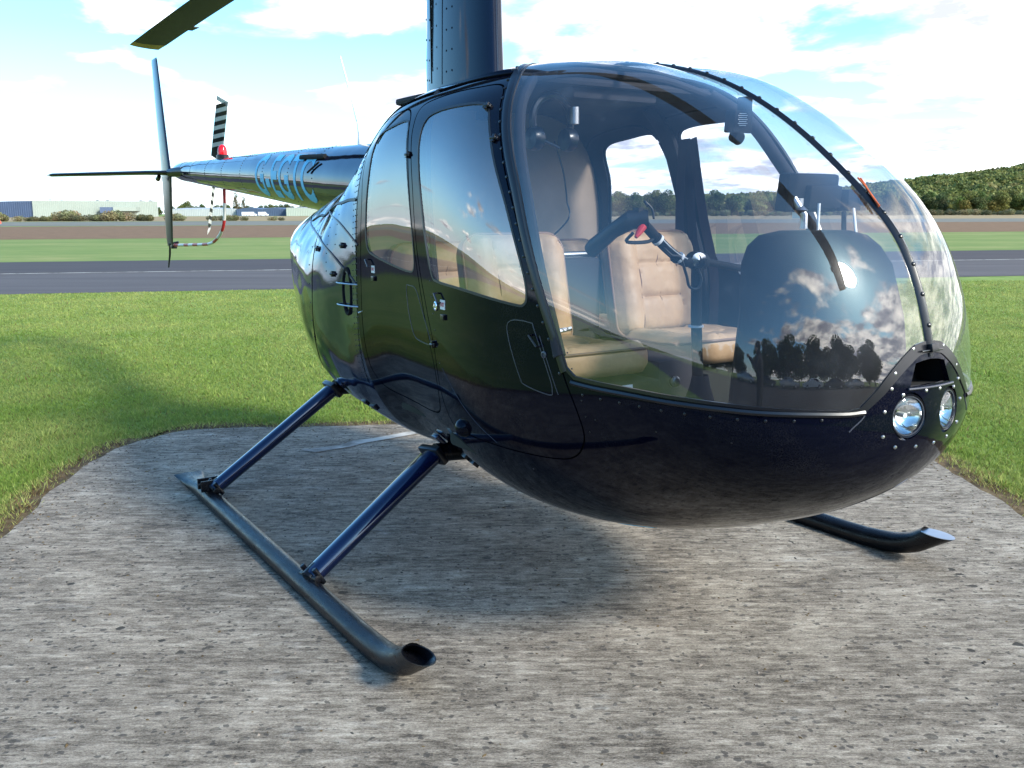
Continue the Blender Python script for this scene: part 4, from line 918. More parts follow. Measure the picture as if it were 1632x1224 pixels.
# panel lines and raised edges on the skin
for sd_ in B2:
    def pg(pts, w_, lf, k=8, closed=False, name='panel_gap', mat='seal', bulge=0): rib(name, mat, pts, w_, lf, sd_, k, closed, bulge)
    pg([(-.085, 56), (-.08, 46), (-.07, 36), (-.065, 23), (-.07, 5), (-.08, -12), (-.10, -25), (-.11, -36)], .004, .0008)
    pg([(-.70, 45), (-.60, 27), (-.50, 7), (-.51, -9), (-.58, -25), (-.70, -40)], .005, .0008)
    pg([(-.085, 30.2), (-.18, 30.2), (-.28, 29.7), (-.44, 30.5), (-.56, 30.0), (-.60, 26.5)], .015, .004, name='cowl_strip', mat='rubber')  # raised black strips laid across the cowling side
    pg([(-.62, 26.0), (-.74, 25.5), (-.84, 21.5)], .015, .004, name='cowl_strip', mat='rubber')
    rib('raised_edge', 'edge', [(-.623, 29.1), (-.40, 25.4), (-.261, 22.7), (-.144, 18.9), (-.05, 15.6)], .008, .0035, sd_, 8)
    rib('raised_edge', 'edge', [(-.809, 19.5), (-.62, 18.0), (-.476, 15.9), (-.321, 11.8), (-.204, 6.7), (-.08, 1.0)], .009, .004, sd_, 8)
    pg([(-.809, 19.5), (-.95, 21.5), (-1.1, 22.5)], .006, .001)
    pg([(.93, 60.5), (.84, 59.3), (.615, 57.2), (.339, 55.6), (.08, 54.6), (-.045, 52.5), (-.2, 47)], .012, .004)
    rib('step_outline', 'edge', [(.477, 6.0), (.505, 6.6), (.572, 6.0), (.64, -.4), (.70, -6.8), (.700, -8.9), (.64, -9.6), (.55, -9.3), (.515, -6.0), (.485, .4)], .0035, .0012, sd_, 5, True)
    rib('step_outline', 'edge', [(1.262, 7.4), (1.345, 8.5), (1.362, 7.2), (1.425, -3.5), (1.436, -7.4), (1.420, -8.8), (1.32, -8.2), (1.296, -6.2), (1.245, 3.9)], .0035, .0012, sd_, 5, True)
    rib('raised_edge', 'edge', [(1.385, 6), (1.43, -2), (1.46, -8)], .003, .0012, sd_, 5)
    rib('raised_edge', 'edge', [(.80, -14), (.95, -23), (1.1, -29)], .0025, .001, sd_, 5)
    rib('raised_edge', 'edge', [(2.208, -4), (2.222, 4), (2.226, 11)], .004, .0012, sd_, 6)
# oval air vent with its two wire brackets
P, n = hitp(-.165, -2.5); t = np.cross(n, [0, 0, 1.0]); t /= np.linalg.norm(t); up_ = np.cross(t, n); up_ *= np.sign(up_[2])
mb = MB(); c0 = Vector(P + n * .004)
ring = [[c0 + Vector(t) * (.034 * k * cos(a)) + Vector(up_) * (.098 * k * sin(a)) - Vector(n) * d for a in np.linspace(0, 2 * pi, 28, endpoint=False)] for k, d in ((1.12, .006), (1.08, -.003), (.95, -.002), (.9, .02))]
mb.loft(ring, 0, True)
mb.build('oval_vent', 'mesh_dark', heli)
mb = MB()
for dz in (.035, -.062):
    a = c0 + Vector(up_) * dz; mb.tube([a - Vector(t) * .10, a - Vector(t) * .05 + Vector(n) * .014, a + Vector(t) * .05 + Vector(n) * .014, a + Vector(t) * .09], .0035, 6)
mb.tube([c0 + Vector(up_) * -.06 - Vector(t) * .19, c0 + Vector(up_) * -.088 - Vector(t) * .10], .004, 6)
mb.build('vent_wire', 'alu', heli)
# hinges and latches
def hinge(x, ph, parent, r=.018):
    P, n = hitp(x, ph); m = MB()
    R = Vector(n).to_track_quat('Z', 'Y').to_matrix()
    m.box(P + n * .004, (.036, .012, .008), R); m.box(P + n * .006, (.012, .026, .010), R)
    m.tube([P + n * .008 - R @ Vector((.012, 0, 0)), P + n * .008 + R @ Vector((.012, 0, 0))], .006, 8)
    for q in (-.014, .014): dome(m, P + n * .007 + np.array(R @ Vector((q, 0, 0))), n, .005)
    m.build('hinge', 'trim', parent, bev=.001)
hinge(.965, 50.5, fd); hinge(.475, 40.5, rd); hinge(.742, -8.2, rd); hinge(1.075, 44.5, fd); hinge(-.2, 14.5, cowl); hinge(-.46, 12.0, cowl); hinge(-.28, 3.5, cowl)
def lock(x, ph, parent):
    P, n = hitp(x, ph); m = MB(); m.lathe([(.017, 0), (.017, .004), (.013, .006), (.013, .004), (.007, .003), (.007, .008), (0, .009)], P, n, 20)
    m.build('lock', 'chrome', parent)
lock(.775, 3.4, fd)
def text_on(text, size, P, n, upv, mat, name, parent, lift=.002, squash=1.0):
    cu_ = bpy.data.curves.new('t', 'FONT'); cu_.body = text; cu_.size = size; cu_.align_x = 'CENTER'; cu_.align_y = 'CENTER'; cu_.resolution_u = 3; cu_.extrude = .0003; cu_.offset = size * .012
    to = bpy.data.objects.new('t', cu_); me = bpy.data.meshes.new_from_object(to); bpy.data.objects.remove(to)
    nn = Vector(n).normalized(); u = Vector(upv); u = (u - nn * u.dot(nn)).normalized(); x = u.cross(nn)
    for v in me.vertices: v.co = Vector(P) + x * (v.co.x * squash) + u * v.co.y + nn * (lift + v.co.z)
    me.name = name; return link(name, me, mat, parent, False)
def placard(x, ph, wdt, hgt, txt, parent):
    P, n = hitp(x, ph); m = MB(); R = Vector(n).to_track_quat('Z', 'Y').to_matrix(); nn = Vector(n); u = Vector((0, 0, 1)); u = (u - nn * u.dot(nn)).normalized(); xx = u.cross(nn)
    R = Matrix((xx, u, nn)).transposed(); m.box(P + n * .001, (wdt, hgt, .002), R)
    o = m.build('exit_placard', 'white', parent, smooth=False)
    text_on(txt, hgt * .60, P + n * .002, n, (0, 0, 1), 'red_print', 'exit_lettering', o, .0006, .85 * wdt / hgt / 1.25)
placard(.838, 4.6, .040, .034, 'EXIT', fd); placard(.122, 8.6, .036, .030, 'EXIT', rd)
for x, ph, d_ in ((.79, 7.2, fd), (.065, 11.5, rd), (1.352, 5.5, fd)):   # small latch levers below the windows
    P, n = hitp(x, ph); P2, n2 = hitp(x + .035, ph - 2.2); m = MB(); m.tube([P + n * .002, P + n * .014, P2 + n2 * .016, P2 + n2 * .004], .0035, 8); m.build('latch_lever', 'edge' if x < 1 else 'trim', d_)
for x, ph, d_ in ((.845, 1.2, fd), (.128, 5.4, rd)):
    P, n = hitp(x, ph); m = MB(); m.box(P + n * .003, (.028, .012, .02), Vector(n).to_track_quat('Y', 'Z').to_matrix()); m.build('handle', 'trim', d_, bev=.002)
P, n = hitp(1.405, 1.5); m = MB(); m.lathe([(.011, 0), (.011, .003), (.007, .004), (.007, .001), (0, .001)], P, n, 16); m.build('latch_socket', 'edge', fd)
P, n = hitp(.865, -30.3); m = MB(); m.lathe([(.036, -.004), (.033, .012), (.022, .026), (.008, .032), (0, .033)], P, n, 20); m.build('drain_dome', 'paint', heli)

# nose: apex plate with air intake and the two landing lamps
def yzP(y, z, sd_=1): 
    s_, q_ = yz(-abs(y), z); return surf(s_, q_ / QS, np.sign(y) if y != 0 else 1)
mb = MB(); prof = [(-.090, .989), (-.064, 1.054), (0, 1.062), (.064, 1.054), (.090, .989)]
front = [Vector(yzP(y, z)) for y, z in prof]; cen = Vector((2.25, 0, 1.02))
r0 = [p + (p - cen).normalized() * .003 + Vector((-.004, 0, 0)) for p in front]; r1 = [p + Vector((-.10, 0, -.01)) for p in front]
mb.loft([r0, r1], 0, False); mb.f.append(tuple(5 + i_ for i_ in range(5))); mb.m.append(0); intake = mb.build('air_intake', 'mesh_dark', heli, smooth=False)
mb = MB(); lip = [yzP(y, .9865) for y in np.linspace(-.098, .098, 17)]
mb.tube([p + np.array([.004, 0, 0]) for p in lip], .0035, 8); mb.build('intake_lip', 'edge', intake)
for y in (-.0875, .0875):
    c_ = Vector(yzP(y, .912)); ax = Vector((1, y * 2.4, .02)).normalized()
    mb = MB(); mb.lathe([(.060, .004), (.0575, .008), (.052, .002), (.052, -.035)], c_ - ax * .012, ax, 36)
    lm = mb.build('lamp_housing', 'trim', heli, sharp=50)
    mb = MB(); mb.lathe([(.050, -.008), (.044, -.022), (.030, -.038), (.012, -.046), (0, -.047)], c_ - ax * .004, ax, 36)
    mb.build('reflector', 'chrome', lm)
    mb = MB(); mb.lathe([(.052, -.006), (.042, .000), (.022, .004), (0, .005)], c_ - ax * .006, ax, 36); mb.build('lamp_glass', 'lens', lm)
    mb = MB(); mb.lathe([(.054, -.008), (.054, .002), (.0515, .002), (.0515, -.004)], c_ - ax * .008, ax, 36); mb.build('lamp_ring', 'edge', lm, sharp=60)
    mb = MB(); mb.tube([c_ - ax * .045, c_ - ax * .018], .007, 10); mb.build('bulb', 'white', lm)
mb = MB(); pz = yzP(0, 1.085); mb.box(Vector(pz) + Vector((.010, 0, .005)), (.016, .030, .022), Euler((0, radians(-12), 0)).to_matrix())
mb.tube([Vector(pz) + Vector((.008, -.045, -.002)), Vector(pz) + Vector((.012, 0, 0)), Vector(pz) + Vector((.008, .045, -.002))], .003, 6)
mb.build('strip_clamp', 'trim', strip, bev=.002)
mb = MB(); ribbon(mb, [(2.2475, 90), (2.2505, 90), (2.2535, 90)], .016, .004, 1, 4, bulge=.003); mb.build('strip_foot', 'trim', strip)

# ------------------------------------------------------------------ tail boom
BX = np.array([-1.0, -1.5, -2.2, -3.2, -4.2, -5.2, -5.62, -5.78]); BZ = np.array([1.60, 1.63, 1.672, 1.725, 1.772, 1.822, 1.842, 1.85]); BR = np.array([.225, .212, .190, .158, .126, .094, .081, .066])
def boomP(x, a, lift=0.0, side=-1):
    z = float(np.interp(-x, -BX, BZ)); r = float(np.interp(-x, -BX, BR)) + lift
    return np.array([x, side * r * cos(a), z + r * 1.03 * sin(a)])
mb = MB(); xs = np.concatenate([np.linspace(-1.0, -5.62, 48), [-5.70, -5.76, -5.78]])
mb.loft([[boomP(x, a) for a in np.linspace(0, 2 * pi, 48, endpoint=False)] for x in xs])
boom = mb.build('tail_boom', 'boom', heli)
mb = MB()
for x in (-1.75, -2.22, -2.78, -3.35, -3.9, -4.45, -5.0, -5.45):
    for a in np.linspace(-1.4, pi + 1.4, 46):
        p = boomP(x, a); q = boomP(x, a, .01); dome(mb, p, q - p, .0042, .003, 6)
for x in np.arange(-1.7, -5.6, -.05):
    for a in (1.15,):
        p = boomP(x, a); q = boomP(x, a, .01); dome(mb, p, q - p, .0036, .0025, 6)
mb.build('boom_rivets', 'trim', boom, kind='stuff')
mb = MB()
for x in np.arange(-1.63, -2.05, -.02): mb.loft([[boomP(x, .78, .004), boomP(x, .62, .004), boomP(x - .017, .62, .004), boomP(x - .017, .78, .004)], [boomP(x, .78, .010), boomP(x, .62, .014), boomP(x - .017, .62, .014), boomP(x - .017, .78, .010)]])
mb.tube([boomP(-1.62, .70, .006), boomP(-2.05, .70, .006)], .014, 6)
mb.tube([boomP(-1.66, .5, .01), boomP(-1.80, .2, .012)], .006, 6)
mb.build('louvre', 'mesh_dark', boom, smooth=False)
# registration on the boom
def boom_text(txt, x0, x1, a_mid, h, side):
    cu_ = bpy.data.curves.new('t', 'FONT'); cu_.body = txt; cu_.size = 1.0; cu_.resolution_u = 4; cu_.align_y = 'BOTTOM_BASELINE'; cu_.offset = .022; cu_.space_character = 1.10
    to = bpy.data.objects.new('t', cu_); me = bpy.data.meshes.new_from_object(to); bpy.data.objects.remove(to)
    bm = bmesh.new(); bm.from_mesh(me); bmesh.ops.triangulate(bm, faces=bm.faces[:])
    ys = [v.co.y for v in bm.verts]; xs_ = [v.co.x for v in bm.verts]; y0, y1, X0, X1 = min(ys), max(ys), min(xs_), max(xs_)
    for k in range(1, 16):
        bmesh.ops.bisect_plane(bm, geom=bm.verts[:] + bm.edges[:] + bm.faces[:], plane_co=(0, y0 + (y1 - y0) * k / 16, 0), plane_no=(0, 1, 0))
    for k in range(1, 24):
        bmesh.ops.bisect_plane(bm, geom=bm.verts[:] + bm.edges[:] + bm.faces[:], plane_co=(X0 + (X1 - X0) * k / 24, 0, 0), plane_no=(1, 0, 0))
    for v in bm.verts:
        u = (v.co.x - X0) / (X1 - X0); w = (v.co.y - y0) / (y1 - y0) - .5
        x = x0 + (x1 - x0) * u; r = float(np.interp(-x, -BX, BR))
        v.co = Vector(boomP(x, a_mid + w * h / r, .0016, side))
    bm.to_mesh(me); bm.free(); me.name = 'registration'
    return link('registration', me, 'letters', boom)
boom_text('G-EGTC', -2.95, -1.75, .06, .315, -1); boom_text('G-EGTC', -1.75, -2.95, .06, .315, 1)
mb = MB()   # short blade of the underside registration showing at the belly
for y0_ in (-.20, -.09):
    g_ = []
    for i in range(5):
        a = -radians(74 + i * 2.2); pass
bt = MB()
for k_, (xa, xb) in enumerate(((1.02, 1.20), (1.26, 1.42))):
    ribbon(bt, [(xa, -70), ((xa + xb) / 2, -67.5), (xb, -70)], .035, .0012, -1, 8)
bt.build('belly_lettering', 'letters', heli)
# fairing at the end of the boom, gearbox, beacon
mb = MB(); mb.tube([(-5.42, -.02, 1.835), (-5.55, -.075, 1.835), (-5.66, -.11, 1.832)], [.075, .06, .05], 16, ry=[.055, .045, .04]); mb.build('fin_mount', 'trim', boom)
mb = MB(); mb.tube([(-5.76, 0, 1.85), (-5.80, 0, 1.85), (-5.84, 0, 1.85)], [.055, .05, .03], 20); mb.tube([(-5.74, .02, 1.86), (-5.74, .20, 1.87), (-5.74, .26, 1.87)], [.055, .04, .03], 16)
gb = mb.build('tail_gearbox', 'skid', boom)
bc = MB(); bc.lathe([(.05, -.01), (.05, .02), (.044, .026)], (-4.30, 0, 1.905), n=24); bcn = bc.build('beacon', 'trim', heli)
bc = MB(); bc.lathe([(.038, 0), (.039, .028), (.034, .058), (.020, .080), (0, .087)], (-4.30, 0, 1.928), n=24); bc.build('beacon_lens', 'lens_red', bcn)
mb = MB(); mb.lathe([(.032, 0), (.026, .02), (.014, .07), (.006, .14), (.0045, .16)], (-1.45, 0, 1.835), (-.38, 0, .92), 14)
mb.tube([(-1.51, 0, 1.98), (-1.62, 0, 2.17), (-1.735, 0, 2.37)], [.008, .006, .0045], 8); mb.build('whip_antenna', 'white', heli)

# fins and stabiliser: symmetric aerofoil lofts
def foil(mb, secs, n=20, mi=0):
    """secs: (leading edge point, chord direction*length, thickness direction*half thickness)"""
    rings = []
    for le, ch, th in secs:
        le, ch, th = Vector(le), Vector(ch), Vector(th); r = []
        for j in range(n):
            a = 2 * pi * j / n; u = (1 - cos(a)) / 2
            t = (sin(a) if True else 0); prof_ = 1.45 * (sqrt(max(u, 0)) * (1 - u) ** .8 + .03)
            r.append(le + ch * u + th * (np.sign(t) * prof_ if abs(t) > 1e-6 else 0))
        rings.append(r)
    mb.loft(rings, mi); return mb
mb = MB(); foil(mb, [((-5.60, -.12, 1.80), (-.40, 0, 0), (0, .030, 0)), ((-5.63, -.12, 1.86), (-.37, 0, 0), (0, .030, 0)), ((-5.86, -.12, 2.88), (-.24, 0, 0), (0, .015, 0)), ((-5.88, -.12, 2.905), (-.21, 0, 0), (0, .004, 0))])
fin = mb.build('upper_fin', 'fin', heli)
mb = MB(); foil(mb, [((-5.61, -.12, 1.81), (-.38, 0, 0), (0, .030, 0)), ((-5.72, -.12, 1.20), (-.24, 0, 0), (0, .020, 0)), ((-5.74, -.12, 1.14), (-.20, 0, 0), (0, .006, 0))])
lfin = mb.build('lower_fin', 'trim', heli)
mb = MB(); mb.tube([(-5.84, -.12, 1.17), (-5.87, -.12, 1.06), (-5.96, -.12, .93)], [.010, .010, .007], 8); mb.build('tail_skid', 'trim', lfin)
mb = MB(); mb.box((-5.80, -.10, 1.14), (.10, .05, .045)); mb.tube([(-5.80, -.13, 1.16), (-5.74, -.06, 1.18)], .012, 8); mb.build('guard_clamp', 'trim', lfin, bev=.006)
mb = MB(); foil(mb, [((-5.62, -.06, 1.835), (-.38, 0, 0), (0, 0, .034)), ((-5.66, -.30, 1.833), (-.35, 0, 0), (0, 0, .032)), ((-5.84, -1.10, 1.802), (-.24, 0, 0), (0, 0, .024)), ((-5.85, -1.13, 1.80), (-.20, 0, 0), (0, 0, .012))])
stab = mb.build('horizontal_stabiliser', 'trim', heli)
mb = MB(); mb.tube([(-5.74, -.20, 1.80), (-5.80, -.20, 1.775), (-5.86, -.20, 1.785)], [.018, .022, .012], 12); mb.build('strobe', 'skid', stab)
# striped tail rotor guard
gpath = smooth_pts([(-4.31, 0, 1.66), (-4.33, 0, 1.50), (-4.37, 0, 1.38), (-4.45, -.005, 1.295), (-4.60, -.01, 1.23), (-4.82, -.02, 1.185), (-5.3, -.06, 1.165), (-5.78, -.10, 1.15)], 12)
d_ = np.concatenate([[0], np.cumsum([np.linalg.norm(gpath[i + 1] - gpath[i]) for i in range(len(gpath) - 1)])])
mt = [0 if (dd % .26) < .12 else 1 for dd in d_[:-1]]
mb = MB(); mb.tube(gpath, .0135, 12, mats=mt); mb.build('tail_rotor_guard', ['band_red', 'band_white'], heli)
# tail rotor
hubT = Vector((-5.76, .34, 1.89)); trd = Vector((.36, 0, .60)).normalized()
mb = MB(); mb.tube([hubT - Vector((0, .07, 0)), hubT + Vector((0, .03, 0))], .03, 14); mb.box(hubT, (.06, .05, .16), Matrix.Rotation(-atan2(trd.x, trd.z) * -1, 3, 'Y'))
tr = mb.build('tail_rotor_hub', 'alu', heli, bev=.004)
for sg in (1, -1):
    dv = trd * sg; side_ = Vector((0, 1, 0)).cross(dv).normalized(); mb = MB(); n_ = 26
    for i in range(n_):
        r0_, r1_ = .10 + .62 * i / n_, .10 + .62 * (i + 1) / n_
    cells = np.linspace(.10, .72, 15)
    for i in range(14):
        sl = .05 if i < 13 else 0   # slanted bands
        a, b = cells[i], cells[i + 1]; secs = []
        for r_, k in ((a, 0), (b, 1)):
            c0_ = hubT + dv * r_
            le = c0_ + side_ * .065 + dv * (.0 if (i == 0 and k == 0) else sl) + Vector((0, .035, 0)); ch = side_ * -.13 - dv * (.0 if (i == 0 and k == 0) else sl * 2) + Vector((0, -.07, 0))
            secs.append((le, ch, Vector((0, .007, 0))))
        foil(mb, secs, 12, (1 if i % 2 == 0 else 0) if i > 1 else 2)
    mb.build('tail_rotor_blade', ['band_white', 'band_black', 'blade'], tr)

# ------------------------------------------------------------------ mast fairing, main rotor
mb = MB(); secs = []
for z, le, c_, t in ((1.86, .10, .76, .150), (1.96, .075, .72, .142), (2.05, .06, .69, .136), (2.4, .045, .66, .130), (2.75, .03, .62, .12), (2.88, .0, .54, .10)):
    secs.append(((le, 0, z), (-c_, 0, 0), (0, t * .92, 0)))
foil(mb, secs, 48); mast = mb.build('mast_fairing', 'fairing', heli)
mb = MB(); 
for x, zz in ((-.44, 0), (-.44, .6)):
    pass
mb.box((-.40, -.0955, 2.45), (.006, .004, .78)); mb.build('fairing_seam', 'seal', mast)
mb = MB()
for x, y_ in ((-.55, -.040), (-.36, -.108), (-.30, -.118)):
    for k in range(9):
        dome(mb, np.array([x, y_, 2.0 + .095 * k + .02 * (x > -.4)]), np.array([-.3, -1, 0]) / 1.04, .0055, .004)
mb.build('fairing_rivets', 'trim', mast, kind='stuff')
mb = MB(); foil(mb, [((.62, 0, 1.93), (-1.35, 0, -.05), (0, .42, 0)), ((.50, 0, 1.985), (-1.20, 0, -.03), (0, .33, 0)), ((.30, 0, 2.015), (-1.0, 0, -.02), (0, .22, 0))], 40); mb.build('roof_fairing', 'fairing', heli)
hub = Vector((-.02, 0, 3.08)); mb = MB(); mb.tube([(-.03, 0, 2.8), (-.02, 0, 3.14)], .04, 16); bdir = Vector((-5.0, -.42, 0)).normalized()
mb.tube([hub - bdir * .30 + Vector((0, 0, .0)), hub + bdir * .30], .05, 12, ry=.04); mb.lathe([(.11, -.05), (.12, -.03), (.05, -.02)], hub - Vector((0, 0, .12)), n=24)
rot = mb.build('main_rotor_hub', 'skid', heli)
for sg in (1, -1):
    dv = bdir * sg; sd2 = Vector((0, 0, 1)).cross(dv).normalized(); mb = MB()
    def bz(r): return 3.08 - .23 * (r / 5.02) ** 1.6
    rs = [.30, .55, .9, 1.5, 2.2, 3.0, 3.8, 4.4, 4.86]
    def sec(r, c_=.27, t=.017):
        le = hub * 1.0; le = Vector((hub.x, hub.y, 0)) + dv * r + Vector((0, 0, bz(r)))
        return (le + sd2 * (c_ * .45), sd2 * -c_ + Vector((0, 0, -.004)), Vector((0, 0, t)))
    foil(mb, [sec(.28, .10, .03), sec(.5, .14, .028), sec(.75)] + [sec(r) for r in rs[3:]], 20, 0)
    foil(mb, [sec(4.86), (sec(4.93)[0] - dv * .0, sec(4.93)[1] + dv * .05, sec(4.93)[2]), (sec(5.0)[0] - dv * .03, sec(5.0)[1] + dv * .10, sec(5.0)[2] * .8)], 20, 1)
    le = Vector((hub.x, hub.y, 0)) + dv * 4.25 + Vector((0, 0, bz(4.25)))
    mb.box(le - sd2 * .165, (.16, .05, .006), Matrix((dv, sd2, Vector((0, 0, 1)))).transposed())
    mb.build('main_rotor_blade', ['blade', 'blade_tip'], rot)

# ------------------------------------------------------------------ landing gear
def skid(sgn, tipx, label):
    y = 1.13 * sgn; path = [(-1.33, y, .070), (-1.22, y, .055), (-1.05, y, .046), (-.6, y, .045), (0, y, .045), (.5, y, .045), (tipx - .42, y, .046), (tipx - .30, y, .050), (tipx - .19, y, .063), (tipx - .10, y, .092), (tipx - .035, y, .132)]
    path = smooth_pts(path, 5); m = MB(); n = 24; rings = []
    for i, p in enumerate(path):
        p = Vector(p); t = (Vector(path[min(i + 1, len(path) - 1)]) - Vector(path[max(i - 1, 0)])).normalized(); u = Vector((0, 0, 1)); u = (u - t * u.dot(t)).normalized(); w = t.cross(u)
        k = min(1, max(0, (p.x + 1.33) / .26)); ry = .006 + .036 * k; rx = .075 - .031 * k
        if p.x > tipx - .40: rx = ry = .044
        rings.append([p + w * (rx * cos(2 * pi * j / n)) + u * (ry * sin(2 * pi * j / n)) for j in range(n)])
    # the front end is cut off level, the rear end pressed flat
    last = rings[-1]; d = (Vector(path[-1]) - Vector(path[-2])).normalized()
    zc = .150; cut = [q + d * ((zc + (q.x - tipx) * -.12 - q.z) / max(d.z, .3)) for q in last]
    rings.append(cut)
    c_ = sum(cut, Vector()) / n; rings.append([c_ + (q - c_) * .90 + Vector((0, 0, -.001)) for q in cut]); rings.append([c_ + (q - c_) * .86 - d * .07 for q in cut])
    m.loft(rings); o = m.build('skid', 'skid_worn', heli, sharp=50); o['label'] = label
    if sgn > 0:   # the far tube is closed with a plain metal cap
        m = MB(); m.loft([[c_ + (q - c_) * .97 + d * .002 for q in cut], [c_ + (q - c_) * .97 + d * .006 for q in cut]]); m.build('toe_cap', 'alu', o, sharp=40)
    mm_ = MB()
    for i in range(1): 
        ins_ = MB()
    # bracket for the ground handling wheel near the rear
    m = MB(); m.box((-.93, y + .00, .115), (.012, .10, .055)); m.box((-.865, y + .00, .115), (.012, .10, .055)); m.box((-.90, y, .105), (.07, .016, .02)); m.tube([(-.90, y - .055, .118), (-.90, y + .055, .118)], .009, 8)
    m.box((-.90, y + .052, .13), (.09, .010, .03)); m.build('wheel_bracket', 'skid', o, bev=.003)
    return o
skn = skid(-1, 1.405, 'near skid tube with open turned-up toe'); skf = skid(1, 1.60, 'far skid tube showing under the nose')
def strut(a, b, par):
    a, b = Vector(a), Vector(b); m = MB(); t = (b - a).normalized(); xx = Vector((1, 0, 0)); xx = (xx - t * xx.dot(t)).normalized(); yy = t.cross(xx); rings = []
    for f, k in ((0, .95), (.02, 1), (.5, 1.04), (.97, 1.08), (1, 1.08)):
        c_ = a + (b - a) * f; r = []
        for j in range(24):
            an = 2 * pi * j / 24; r.append(c_ + xx * (.058 * k * cos(an) - .008) + yy * (.031 * k * sin(an) * (1 + .35 * cos(an))))
        rings.append(r)
    m.loft(rings); o = m.build('strut', 'strut', heli)
    m = MB(); m.tube([a - t * .012, a + t * .045], .034, 16)
    for q in (-1, 1): m.tube([a + xx * (.045 * q) - yy * .036 + t * .015, a + xx * (.045 * q) + yy * .036 + t * .015], .011, 8)
    m.tube([a + xx * -.06 + t * .0, a + xx * .06 + t * .0], .016, 10); m.build('strut_shoe', 'skid', o, bev=.002)
    m = MB(); m.box(b - t * .012, (.13, .085, .030), Matrix((xx, yy, t)).transposed()); m.build('strut_cuff', 'trim', o, bev=.008)
    return o
for sgn, dx in ((-1, 0), (1, .12)):
    strut((.475 + dx, 1.12 * sgn, .085), (.335, .50 * sgn, .455), None); strut((-.86 + dx * .5, 1.12 * sgn, .10), (-.87, .46 * sgn, .545), None)
m = MB(); m.tube([(.335, -.5, .455), (.335, 0, .42), (.335, .5, .455)], .04, 16); m.build('cross_tube', 'skid', heli)
m = MB(); m.tube([(-.87, -.46, .545), (-.87, 0, .52), (-.87, .46, .545)], .04, 16); m.build('cross_tube', 'skid', heli)
# hull fittings below the doors
P, n = hitp(.32, -52); m = MB(); m.box(P + n * .012 + np.array([-.01, 0, 0]), (.07, .05, .02), Vector(n).to_track_quat('Z', 'Y').to_matrix()); m.build('jack_pad', 'strut', heli, bev=.004)
m = MB()
for x, ph in ((.52, -54), (.58, -54.6), (-.30, -47), (-.22, -47.8)):
    P, n = hitp(x, ph); m.box(P + n * .004, (.05, .03, .012), Vector(n).to_track_quat('Z', 'Y').to_matrix())
m.build('hull_brackets', 'trim', heli, bev=.003, kind='stuff')

# ================================================================== COCKPIT
m = MB()
flo = []
for x in np.linspace(-.02, 2.02, 22):
    s_ = float(s_of(x)); 
    zf = .62 if x < 1.7 else .62 + (x - 1.7) * .25
    zm, zb, w_, nb_ = float(ev(1, s_)), float(ev(3, s_)), float(ev(0, s_)), float(ev(5, s_))
    hw = w_ * max(0, 1 - ((zm - zf) / (zm - zb)) ** nb_) ** (1 / nb_) - .025 if zf > zb else .05
    flo.append([(x, -hw, zf), (x, hw, zf), (x, hw, zf - .01), (x, -hw, zf - .01)])
m.loft(flo); m.build('cabin_floor', 'carpet', heli, smooth=False)
